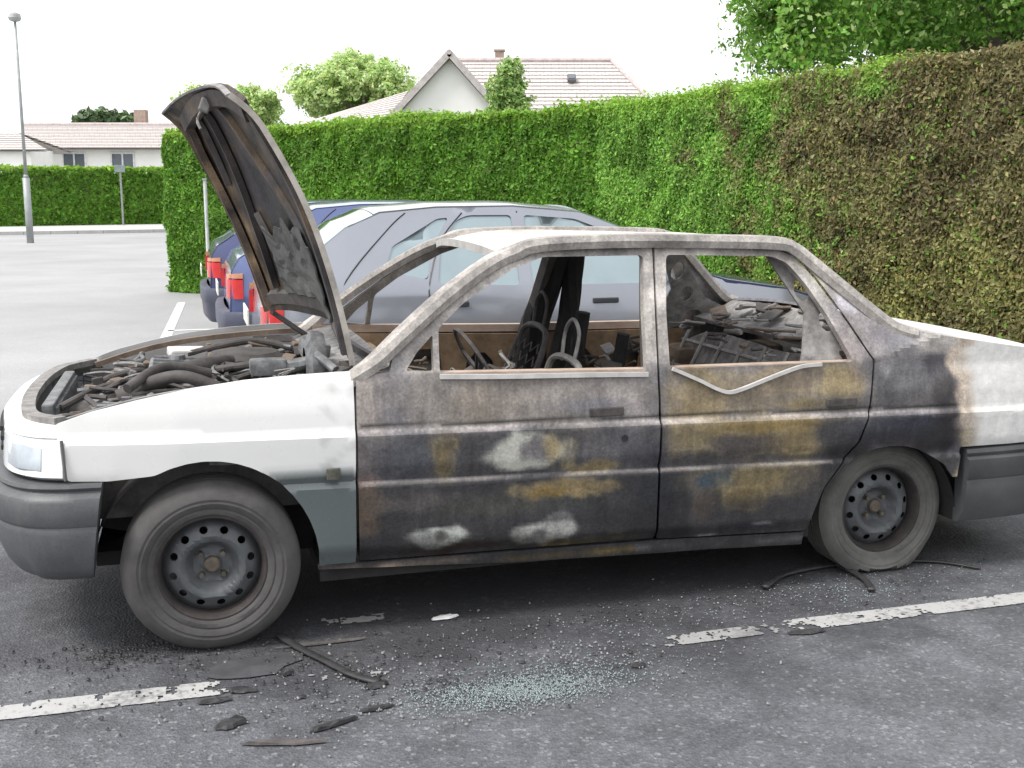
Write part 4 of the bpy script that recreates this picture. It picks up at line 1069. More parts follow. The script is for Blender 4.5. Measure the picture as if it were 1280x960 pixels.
autosmooth(obj("air_cleaner", bm, CAR, char), 35)
bm = bmesh.new(); bx(bm, (.30, .44, .80), (.20, .26, .17), bev=.015)
for k in range(6): bx(bm, (.30, .34 + k * .04, .888), (.16, .012, .012))
obj("heater_box", bm, CAR, char)
bm = bmesh.new(); bx(bm, (-.30, -.50, .70), (.17, .22, .17), rot(.03, .06, .1), .012); bx(bm, (-.34, -.57, .795), (.03, .03, .03)); bx(bm, (-.27, -.43, .795), (.03, .03, .03)); obj("battery", bm, CAR, mat("melted_battery", (.05, .05, .055), .6, color2=(.20, .20, .21), nscale=16, bump=.4))
bm = bmesh.new(); bx(bm, (-.53, 0, .62), (.04, .80, .34), bev=.006)
for k in range(26): bx(bm, (-.505, -.38 + k * .03, .62), (.012, .008, .31))
obj("radiator", bm, CAR, alu)
for (a, b, c) in (((-.50, -.30, .76), (-.36, -.12, .80), (-.18, -.05, .80)), ((-.50, .28, .70), (-.34, .3, .78), (-.10, .34, .80)), ((.46, -.2, .80), (.26, -.26, .88), (.04, -.2, .86)), ((.46, .2, .84), (.22, .3, .90), (-.06, .26, .86))):
    bm = bmesh.new(); tube(bm, smoothpts([a, b, c], 7), .014, 9); obj("coolant_hose", bm, CAR, char)
bm = bmesh.new(); tube(bm, smoothpts([(.04, -.50, .84), (-.08, -.50, .885), (-.20, -.42, .85), (-.24, -.30, .79)], 8), .022, 12); tube(bm, smoothpts([(.02, -.30, .86), (-.14, -.36, .90), (-.26, -.50, .85)], 8), .018, 12); autosmooth(obj("intake_pipe", bm, CAR, char), 40)
bm = bmesh.new(); bx(bm, (-.06, .30, .862), (.15, .10, .035), rot(.1, .05, .2), .008); obj("fluid_reservoir", bm, CAR, mat("melted_white_plastic", (.50, .49, .47), .6, color2=(.66, .65, .62), nscale=14))
bm = bmesh.new(); lathe(bm, [(.001, .02), (.11, .02), (.12, 0), (.12, -.03), (.06, -.05)], 24, 'X', (.40, -.42, .90)); tube(bm, [(.36, -.42, .90), (.26, -.42, .885)], .028, 10); bx(bm, (.22, -.42, .895), (.13, .07, .06), bev=.012); bmesh.ops.recalc_face_normals(bm, faces=bm.faces)
autosmooth(obj("brake_servo", bm, CAR, alu), 35)
# wiper linkage and motor at the cowl, charred remains seen at the bonnet's foot
bm = bmesh.new(); tube(bm, [(.43, -.45, .905), (.42, -.1, .925), (.43, .25, .91)], .012, 8); bx(bm, (.41, -.20, .925), (.09, .12, .07), rot(.2, .1, .3), .015); lathe(bm, [(.001, .96), (.035, .96), (.04, .90)], 12, 'Z', (.40, -.33, 0)); tube(bm, smoothpts([(.44, -.60, .90), (.38, -.50, .95), (.40, -.38, .92)], 5), .016, 8)
obj("wiper_linkage", bm, CAR, alu)
for k in range(190):          # loose burnt remains of cables, brackets and wiring
    x = rnd.uniform(-.42, .40); y = rnd.uniform(-.60, .62); z = interp(x, [-.45, -.2, .1, .45], [.755, .80, .845, .87]) + rnd.uniform(-.03, .015); bm = bmesh.new()
    if k % 2:
        pts = [(x, y, z)]; 
        for q in range(4): pts.append((pts[-1][0] + rnd.uniform(-.09, .09), pts[-1][1] + rnd.uniform(-.10, .10), min(z + .03, pts[-1][2] + rnd.uniform(-.03, .03))))
        tube(bm, smoothpts(pts, 5), rnd.uniform(.003, .010), 6); nm = "burnt_cable"
    else:
        bx(bm, (x, y, z), (rnd.uniform(.015, .07), rnd.uniform(.015, .06), rnd.uniform(.01, .04)), rot(rnd.uniform(-.4, .4), rnd.uniform(-.4, .4), rnd.uniform(0, 3)), .005); nm = "bracket"
    obj(nm, bm, CAR, [char, ashy, brownash, alu, char][k % 5])
bm = bmesh.new()             # uneven debris bed between the big parts
gx, gy = 26, 34; gr = [[bm.verts.new((-.50 + .96 * i / gx, -.63 + 1.26 * j / gy, interp(-.50 + .96 * i / gx, [-.5, -.2, .1, .46], [.69, .745, .785, .82]) + .055 * nz(i * .37, j * .37, 2) + .035 * nz(i * 1.1, j * 1.1, 5) + rnd.uniform(-.008, .008))) for j in range(gy + 1)] for i in range(gx + 1)]
for i in range(gx):
    for j in range(gy): bm.faces.new((gr[i][j], gr[i + 1][j], gr[i + 1][j + 1], gr[i][j + 1]))
o = obj("burnt_debris", bm, CAR, char); o["kind"] = "stuff"

# bonnet, raised and warped -------------------------------------------------
def hoodp(u, v, off=0.0):
    """u -1 near .. 1 far, v 0 hinge .. 1 tip; off = distance towards the underside (forwards)"""
    v0 = .115 * smst(-.85, -.50, u); v = v0 + v * (1 - v0); t = (u + 1) / 2
    hn = Vector((.500, -.665, .928)); hf = Vector((.340, .665, .875))
    tn = Vector((.165, -.600, 1.850)); tf = Vector((-.060, .600, 1.868))
    h = hn.lerp(hf, t); p = tn.lerp(tf, t); L = (p - h)
    q = h + L * v
    tip = (1 - (abs(u)) ** 2.6) * .050; q += L.normalized() * tip * v
    fwd = Vector((-.93, 0, -.36)).normalized()
    bow = .030 * math.sin(math.pi * v) + .05 * (1 - u * u)          # crown and bow towards the rear
    q -= fwd * ((.042 - .012 * u) * math.sin(math.pi * v) + .045 * (1 - u * u))
    q += fwd * (max(0, v - .86) / .14) ** 2 * .040                      # nose of the bonnet turns down
    q += fwd * (abs(u) > .93) * 0
    q += fwd * .014 * nz(u * 1.3, v * 2.2, 4)
    q += fwd * off
    return q
def hoodcol(u, v):
    n = nz(u * 2, v * 4, 1); n2 = nz(u * 7, v * 9, 3)
    c = (74 + 16 * n, 64 + 14 * n, 64 + 12 * n)
    def mx(c, d, k): k = max(0, min(1, k)); return tuple(c[i] * (1 - k) + d[i] * k for i in range(3))
    c = mx(c, (58, 56, 60), smst(.75, .45, v) * smst(-.6, -.1, -u + .2) * .8)
    c = mx(c, (128, 110, 88), smst(.55, .75, u) * smst(.95, .7, v) * (.65 + n2))          # tan band on the far side
    c = mx(c, (126, 112, 84), math.exp(-((u + .35) / .35) ** 2 - ((v - .74) / .10) ** 2) * .9)
    c = mx(c, (46, 46, 78), math.exp(-((u - .05) / .2) ** 2 - ((v - .62) / .12) ** 2) * .35)
    c = mx(c, (104, 108, 106), math.exp(-((u + .25) / .38) ** 2 - ((v - .25) / .14) ** 2) * .85 + n2 * .2 * (v < .4))
    c = mx(c, (150, 152, 146), math.exp(-((u - .2) / .3) ** 2 - ((v - .10) / .07) ** 2) * .8)
    c = mx(c, (140, 132, 118), smst(.90, .98, v) * smst(.0, .5, u) * .9)
    c = mx(c, (160, 150, 166), math.exp(-((u + .55) / .18) ** 2 - ((v - .865) / .022) ** 2) * .8)
    n3 = nz(u * 16, v * 18, 6); sp = smst(.18, .34, nz(u * 5, v * 7, 11)); c = mx(c, (112, 92, 66), sp * .6); c = mx(c, (30, 28, 30), smst(.12, .32, nz(u * 4, v * 6, 21)) * .7)
    return lin(*[max(12, v_ * (.94 + .22 * n2 + .22 * n3)) for v_ in c], .74)
NU, NV = 44, 56
def hood_sheet(off, thick, nm, colf, m, parent):
    bm = bmesh.new(); cl = bm.verts.layers.float_color.new("paint")
    g = [[bm.verts.new(hoodp(-1 + 2 * i / NU, j / NV, off)) for j in range(NV + 1)] for i in range(NU + 1)]
    for i in range(NU + 1):
        for j in range(NV + 1): g[i][j][cl] = (*colf(-1 + 2 * i / NU, j / NV), 1)
    for i in range(NU):
        for j in range(NV): bm.faces.new((g[i][j], g[i + 1][j], g[i + 1][j + 1], g[i][j + 1]))
    bm.normal_update(); bmesh.ops.solidify(bm, geom=bm.faces[:], thickness=thick)
    return autosmooth(obj(nm, bm, parent, m), 35)
BON = hood_sheet(0, .006, "bonnet", hoodcol, burnt, CAR)
# turned-down outer flange, pale where the paint burnt off
def flange(path, m, w1=.008, w2=.020, nm="bonnet_flange"):
    bm = bmesh.new(); sweep(bm, path, rect(w1, w2), up=Vector((-.93, 0, -.36)).normalized()); return autosmooth(obj(nm, bm, BON, m), 40)
pale = mat("bare_pale_edge", (.14, .13, .115), .7, color2=(.42, .39, .35), nscale=10, bump=.2)
flange([hoodp(-1.0, v / 30, .010) for v in range(31)], pale)
flange([hoodp(1.0, v / 30, .010) for v in range(31)], brownash)
flange([hoodp(-1 + 2 * k / 30, 1.0, .012) for k in range(31)], ashy)
# pressed inner frame: hollow ribs standing proud of the skin, each a deformed hat section
def rib(uv, wd, ht, m, nm="inner_frame_rib"):
    bm = bmesh.new(); pts = smoothpts([(a, b, 0) for a, b in uv], 8); C3 = [hoodp(p.x, p.y, .004) for p in pts]
    sweep(bm, C3, [(-wd / 2, 0), (wd / 2, 0), (wd * .34, ht), (-wd * .34, ht)], up=Vector((-.93, 0, -.36)).normalized())
    o = obj(nm, bm, BON, m)
    if m is burnt:
        ca = o.data.color_attributes.new("paint", 'FLOAT_COLOR', 'POINT'); k4 = len(pts)
        for i, v in enumerate(o.data.vertices):
            p = pts[min(i // 4, k4 - 1)]; c = hoodcol(p.x, p.y); g = 1.15 + .5 * nz(p.x * 5, p.y * 8, 2); ca.data[i].color = (c[0] * g, c[1] * g * .97, c[2] * g * .94, 1)
    return autosmooth(o, 40)
rib([(-.90, .03), (-.91, .4), (-.90, .75), (-.84, .90)], .085, .028, burnt)
rib([(.88, .03), (.90, .4), (.89, .75), (.82, .90)], .10, .030, burnt)
rib([(-.86, .91), (-.4, .945), (0, .95), (.4, .945), (.86, .91)], .09, .030, burnt)
rib([(-.86, .06), (0, .07), (.86, .06)], .07, .022, char)
rib([(.60, .12), (.50, .35), (.42, .60), (.40, .90)], .07, .026, burnt)
rib([(-.60, .12), (-.48, .35), (-.2, .62), (.02, .92)], .055, .020, burnt)
rib([(.10, .12), (.28, .30), (.36, .45)], .055, .022, char)
rib([(.70, .60), (.66, .75), (.62, .92)], .05, .024, char)
# tattered insulation sheet hanging in the lower middle, strut slot and latch
bm = bmesh.new(); g = [[bm.verts.new(hoodp(-.72 + 1.0 * i / 16, .10 + (.28 + .10 * nz(i * .4, 1, 1)) * j / 12, .028 + .012 * nz(i * .5, j * .5, 2))) for j in range(13)] for i in range(17)]
for i in range(16):
    for j in range(12): bm.faces.new((g[i][j], g[i + 1][j], g[i + 1][j + 1], g[i][j + 1]))
bm.normal_update(); bmesh.ops.solidify(bm, geom=bm.faces[:], thickness=.006); obj("insulation_remnant", bm, BON, mat("burnt_insulation", (.04, .042, .042), .95, color2=(.095, .096, .093), nscale=9, bump=.8, bscale=40))
bm = bmesh.new(); q = hoodp(0, .93, .05); bx(bm, q, (.05, .08, .04), rot(0, -1.2, 0), .006); tube(bm, smoothpts([q, q + Vector((-.03, .02, -.05)), q + Vector((-.02, -.02, -.09))], 4), .006, 6); obj("bonnet_latch", bm, BON, ashy)
for s_, pth in ((-1, [hoodp(-.86, .0, .02), (.48, -.60, .905), (.44, -.60, .885)]), (1, [hoodp(.86, .0, .02), (.46, .60, .88), (.42, .60, .86)])):
    bm = bmesh.new(); sweep(bm, pth, rect(.05, .018)); obj("hinge", bm, CAR, char)

# interior --------------------------------------------------------------------
bm = bmesh.new(); sweep(bm, smoothpts([(.72, -.70, .80), (.70, 0, .82), (.72, .70, .80)], 4), rect(.09, .05)); tube(bm, [(.80, -.70, .70), (.80, .70, .70)], .022, 10)
for k in range(5): bx(bm, (.76, -.5 + k * .25, .70), (.10, .05, .22), rot(0, .2, rnd.uniform(-.2, .2)), .01)
obj("dashboard_frame", bm, CAR, rusty)
bm = bmesh.new(); tube(bm, [(.62, -.36, .62), (1.00, -.36, .84)], .022, 10); lathe_pts = [Vector((1.02, -.36, .855)) + Vector((-.5 * math.sin(a) * .17, .17 * math.cos(a), .85 * math.sin(a) * .17)) for a in [k * math.pi / 12 for k in range(24)]]
sweep(bm, lathe_pts, circ(.008, 6), closed=True)
for a in (0.3, 2.6, 4.7): tube(bm, [(1.01, -.36, .85), Vector((1.02, -.36, .855)) + Vector((-.5 * math.sin(a) * .17, .17 * math.cos(a), .85 * math.sin(a) * .17))], .007, 6)
obj("steering_wheel", bm, CAR, char)
springm = mat("burnt_spring_steel", (.16, .15, .14), .6, .3, color2=(.36, .35, .34), nscale=18, bump=.2)
def seat_frame(x0, y0, lean, h, wd, m, nm="seat_frame"):
    bm = bmesh.new(); t = Vector((math.sin(lean), 0, math.cos(lean)))
    b = Vector((x0, y0, .42)); P = []
    for (sy, k) in ((-1, 0), (-1, .55), (-.95, .82), (-.72, .96), (0, 1.0), (.72, .96), (.95, .82), (1, .55), (1, 0)): P.append(b + t * h * k + Vector((0, sy * wd / 2, 0)))
    tube(bm, smoothpts(P, 5), .014, 8)
    for k in range(7):
        z = .15 + k * .11; a = b + t * h * z; pts = [a + Vector((.012 * (-1) ** q, (-.5 + q / 8) * wd * .96, .018 * (-1) ** q)) for q in range(9)]; tube(bm, pts, .0035, 5)
    tube(bm, [b + Vector((0, -wd / 2, 0)), b + Vector((-.46, -wd / 2, .0))], .014, 8); tube(bm, [b + Vector((0, wd / 2, 0)), b + Vector((-.46, wd / 2, .0))], .014, 8); tube(bm, [b + Vector((-.46, -wd / 2, 0)), b + Vector((-.46, wd / 2, 0))], .014, 8)
    for k in range(6): tube(bm, [b + Vector((-.46 + k * .08, -wd / 2, 0)), b + Vector((-.46 + k * .08, wd / 2, 0))], .004, 5)
    hd = b + t * h
    tube(bm, smoothpts([hd + Vector((0, -.07, -.02)), hd + Vector((.02, -.08, .10)), hd + Vector((.025, 0, .15)), hd + Vector((.02, .08, .10)), hd + Vector((0, .07, -.02))], 5), .008, 7)
    return obj(nm, bm, CAR, m)
seat_frame(1.28, .36, .38, .54, .42, char); seat_frame(1.26, -.37, .25, .47, .42, springm)
# rear seat back: pressed sheet with holes, leaning, plus sprung cushion frame
def circ3(cx, cz, r): return [(cx + r * math.cos(k * .63), cz + r * 1.25 * math.sin(k * .63)) for k in range(10)]
panel("rear_seat_back", [(-.62, 0), (.62, 0), (.62, .50), (.50, .56), (-.50, .56), (-.62, .50)], [circ3(-.40, .30, .07), circ3(-.16, .30, .07), circ3(.12, .30, .07), circ3(.38, .30, .07), circ3(-.30, .47, .03), circ3(.30, .47, .03)],
      lambda u, v: (2.14 + v * .48 + .02 * nz(u * 3, v * 5, 1), u, .40 + v * .80 + .02 * nz(u * 4, v * 4, 2)), CAR, ashy, .05, .02, lambda u, v: (.9, 0, -.4))
bm = bmesh.new()
for k in range(7): tube(bm, [(2.14, -.58 + k * .19, .47), (2.34, -.58 + k * .19, .86)], .010, 6)
for z in (.55, .68, .80): tube(bm, [(2.12 + (z - .42) * .52, -.6, z), (2.12 + (z - .42) * .52, .6, z)], .010, 6)
obj("seat_spring", bm, CAR, springm)
bm = bmesh.new()
for k in range(8): 
    pts = [(1.95 + .05 * math.cos(q * 1.3), -.55 + k * .155 + .04 * math.sin(q * 1.3), .44 + q * .012) for q in range(16)]; tube(bm, pts, .004, 5)
obj("cushion_spring", bm, CAR, springm)
for k in range(130):          # collapsed trim, wiring and cloth remnants in the cabin
    zone = k % 3
    if zone == 0: x, y, z = rnd.uniform(2.20, 2.62), rnd.uniform(-.55, .60), 0; z = interp(x, [2.2, 2.42, 2.63], [.84, .92, .985]) + .01
    elif zone == 1: x, y, z = rnd.uniform(1.62, 2.15), rnd.uniform(-.5, .55), rnd.uniform(.55, .80)
    else: x, y, z = rnd.uniform(.80, 1.50), rnd.uniform(-.2, .60), rnd.uniform(.50, .78)
    bm = bmesh.new(); pts = [(x, y, z)]
    for q in range(4): pts.append((pts[-1][0] + rnd.uniform(-.07, .07), pts[-1][1] + rnd.uniform(-.09, .09), max(.30, pts[-1][2] + rnd.uniform(-.05, .05) * (zone > 0))))
    if k % 4: tube(bm, smoothpts(pts, 4), rnd.uniform(.004, .011), 6)
    else: bx(bm, (x, y, z + .008), (rnd.uniform(.04, .13), rnd.uniform(.04, .12), .012), rot(rnd.uniform(-.5, .5), rnd.uniform(-.5, .5), rnd.uniform(0, 3)), .004)
    obj("trim_remnant", bm, CAR, [char, ashy, char, brownash, springm][k % 5])
# melted remains hanging behind the near rear window
for k, (x, y, z0_, z1_, r) in enumerate(((1.74, .58, .60, 1.27, .05), (1.68, .30, .55, .98, .035), (1.80, .10, .52, .90, .03))):
    bm = bmesh.new(); tube(bm, smoothpts([(x - .12, y, z0_), (x - .03, y + .02, (z0_ + z1_) / 2), (x, y, z1_)], 6), r, 8, None); obj("charred_lining", bm, CAR, under)
bm = bmesh.new(); tube(bm, smoothpts([(1.50, .70, .62), (1.56, .69, .90), (1.63, .62, 1.10), (1.655, .56, 1.30)], 6), .058, 8); obj("pillar_trim", bm, CAR, under)
bm = bmesh.new(); g = [[bm.verts.new((.75 + 1.5 * i / 30, -.66 + 1.32 * j / 22, .27 + .07 * abs(nz(i * .5, j * .5, 1)) + .05 * abs(nz(i * 1.7, j * 1.7, 4)))) for j in range(23)] for i in range(31)]
for i in range(30):
    for j in range(22): bm.faces.new((g[i][j], g[i + 1][j], g[i + 1][j + 1], g[i][j + 1]))
o = obj("floor_debris", bm, CAR, char); o["kind"] = "stuff"
for s in (-1, 1):   # rear inner arches
    bm = bmesh.new(); bx(bm, (2.55, s * .62, .66), (.60, .22, .22), bev=.05); obj("inner_arch", bm, CAR, brownash)

# ------------------------------------------------------------------ debris on the ground
blackrub = mat("charred_rubber", (.012, .012, .013), .55, color2=(.04, .038, .04), nscale=20, bump=.5, bscale=60)
def strand(pts, r, label, flat=.45):
    P = smoothpts([cw(a, b, r * flat + .005) for a, b in pts], 6); bm = bmesh.new()
    sweep(bm, P, circ(r, 8, flat), scales=[.75 + .4 * abs(nz(k * .6, r * 90, 1)) for k in range(len(P))])
    c = sum(P, Vector()) / len(P); c.z = 0
    for v in bm.verts: v.co -= c
    o = obj("rubber_strip", bm, None, blackrub, True); o.location = c
    tag(o, label, "rubber strip", "burnt rubber strips lying on the asphalt"); return o
strand([(.20, -.76), (.26, -.90), (.33, -1.03), (.40, -1.16), (.47, -1.235)], 0.019, "long black rubber strip running out from behind the front wheel")
strand([(2.04, -.80), (2.16, -.70), (2.30, -.655), (2.46, -.63)], 0.020, "curved black rubber strip left of the flat rear tyre")
strand([(2.46, -.62), (2.47, -.74), (2.46, -.84), (2.42, -.94)], 0.020, "black rubber strip pointing at the viewer below the rear tyre")
strand([(2.76, -.66), (2.90, -.72), (3.00, -.83)], 0.012, "thin black strip right of the flat rear tyre")
def flake(x, y, sx, sy, label, m, h=.014, az=0, seed=1, cat="debris", name="burnt_debris", kindg="charred scraps on the asphalt"):
    h *= .6; rr = random.Random(seed); bm = bmesh.new(); n = 14; top = []; bot = []
    for k in range(n):
        a = 2 * math.pi * k / n; q = rr.uniform(.72, 1.12); px, py = math.cos(a) * sx * q, math.sin(a) * sy * q
        px, py = px * math.cos(az) - py * math.sin(az), px * math.sin(az) + py * math.cos(az)
        top.append(bm.verts.new((px * .85, py * .85, h * rr.uniform(.6, 1.3)))); bot.append(bm.verts.new((px, py, .002)))
    c = bm.verts.new((0, 0, h * 1.5))
    for k in range(n):
        bm.faces.new((bot[k], bot[(k + 1) % n], top[(k + 1) % n], top[k])); bm.faces.new((top[k], top[(k + 1) % n], c))
    bm.faces.new(bot[::-1]); o = obj(name, bm, None, m); o.location = cw(x, y, .003); o.rotation_euler = (0, 0, TH)
    tag(o, label, cat, kindg); return o
whitebit = mat("pale_plastic_scrap", (.45, .46, .46), .5, color2=(.66, .66, .65), nscale=14)
flake(.79, -.745, .050, .022, "small white scrap lying on the ground under the front door", whitebit, .012, .1, 2, "scrap", "plastic_scrap", None)
flake(-.02, -1.215, .055, .016, "flat black scrap just below the broken end of the white line", blackrub, .014, .05, 3)
flake(.20, -1.075, .028, .016, "small black lump beside the gap in the white line", blackrub, .022, .4, 4)
flake(.46, -1.245, .045, .018, "black scrap at the end of the long rubber strip", blackrub, .016, .2, 5)
flake(.06, -1.16, .05, .02, "black scrap bridging the gap in the white line", blackrub, .012, -.3, 6)
flake(1.97, -1.225, .085, .018, "long black scrap just under the right-hand white line", blackrub, .015, -.1, 7)
flake(.30, -1.47, .10, .013, "narrow black scrap near the bottom edge left of the glass", blackrub, .018, .35, 8)
flake(.44, -1.40, .06, .012, "thin dark sliver left of the pile of glass", blackrub, .014, .15, 9)
flake(.02, -1.38, .05, .03, "dull grey burnt scrap below the white line", blackrub, .02, .5, 10)
flake(.16, -1.54, .12, .016, "long dark sliver at the bottom of the view", char, .016, -.25, 11)
flake(.10, -.99, .19, .09, "thin charred sheet in front of the front wheel", mat("charred_sheet", (.03, .03, .034), .75, color2=(.07, .07, .076), nscale=8, bump=.6), .007, .3, 12)
flake(1.30, -1.33, .03, .012, "tiny dark scrap right of the pile of glass", blackrub, .012, .1, 13)
flake(.35, -.86, .17, .012, "long thin charred splinter near the front wheel", char, .010, .0, 14)

# broken glass: thousands of crumbs, densest in one pale-green patch
def crumbs(name, label, cat, pts, smin, smax, m, elong=1.0):
    n = len(pts); base = np.array([(-1, -1, 0), (1, -1, 0), (1, 1, 0), (-1, 1, 0), (-.8, -.8, 1.3), (.8, -.8, 1.3), (.8, .8, 1.3), (-.8, .8, 1.3)], float)
    a = rng.uniform(0, 6.28, n); s = rng.uniform(smin, smax, n); t = rng.normal(0, .35, (n, 2))
    V = np.repeat(base[None], n, 0) * s[:, None, None] * np.stack([rng.uniform(.6, 1.5, n) * elong, rng.uniform(.5, 1.2, n), rng.uniform(.5, 1.1, n)], 1)[:, None, :]
    V += rng.normal(0, .12, V.shape) * s[:, None, None]
    x, y = V[..., 0].copy(), V[..., 1].copy(); V[..., 0] = x * np.cos(a)[:, None] - y * np.sin(a)[:, None]; V[..., 1] = x * np.sin(a)[:, None] + y * np.cos(a)[:, None]
    V[..., 2] += (x * t[:, :1] + y * t[:, 1:]) * .5; V[..., 2] += .0045 - np.minimum(0, V[..., 2].min(1))[:, None]
    c = pts.mean(0); V[..., 0] += (pts[:, 0] - c[0])[:, None]; V[..., 1] += (pts[:, 1] - c[1])[:, None]
    q = np.array([0, 1, 5, 4, 1, 2, 6, 5, 2, 3, 7, 6, 3, 0, 4, 7, 4, 5, 6, 7])
    idx = (np.arange(n)[:, None] * 8 + q).reshape(-1); me = bpy.data.meshes.new(name); me.vertices.add(8 * n); me.vertices.foreach_set("co", V.reshape(-1))
    me.loops.add(20 * n); me.loops.foreach_set("vertex_index", idx.astype(np.int32)); me.polygons.add(5 * n)
    me.polygons.foreach_set("loop_start", (np.arange(5 * n) * 4).astype(np.int32)); me.polygons.foreach_set("loop_total", np.full(5 * n, 4, np.int32)); me.update(); me.validate()
    o = obj(name, me, None, m); o.location = (c[0], c[1], 0); tag(o, label, cat, None, "stuff"); return o
def carpts(n, x, y, sx, sy):
    p = np.stack([rng.normal(x, sx, n), rng.normal(y, sy, n)], 1); p = p[(p[:, 1] < -.55)]
    return np.stack([p[:, 0] * cT - p[:, 1] * sT + CX, p[:, 0] * sT + p[:, 1] * cT + CY], 1)
glassm = mat("broken_glass", (.09, .115, .118), .3, color2=(.20, .25, .255), nscale=60, bump=0, spec=.8, coat=.5)
crumbs("broken_glass", "patch of greenish broken window glass on the asphalt", "broken glass", np.concatenate([carpts(3600, .88, -1.40, .16, .055), carpts(900, .95, -1.32, .30, .09)]), .0010, .0026, glassm)
crumbs("broken_glass", "scattered crumbs of glass below the sill and rear door", "broken glass", np.concatenate([carpts(300, 1.45, -.98, .42, .10), carpts(450, 2.35, -.92, .35, .10), carpts(160, .45, -1.20, .35, .12)]), .0010, .0028, glassm)
ashm = mat("ash_crumbs", (.10, .10, .10), .8, color2=(.34, .34, .34), nscale=90, bump=0)
crumbs("ash_debris", "pale ash crumbs scattered over the sooty asphalt", "ash", np.concatenate([carpts(240, .7, -1.15, .7, .22), carpts(150, .5, -1.45, .3, .10), carpts(90, 1.2, -1.20, .12, .06)]), .0010, .0036, ashm, 1.2)
crumbs("charred_debris", "black charred crumbs scattered over the asphalt", "charred debris", np.concatenate([carpts(380, .5, -1.12, .45, .16), carpts(200, 1.6, -.85, .7, .10), carpts(420, -.25, -.78, .2, .10)]), .0010, .0045, blackrub, 1.4)

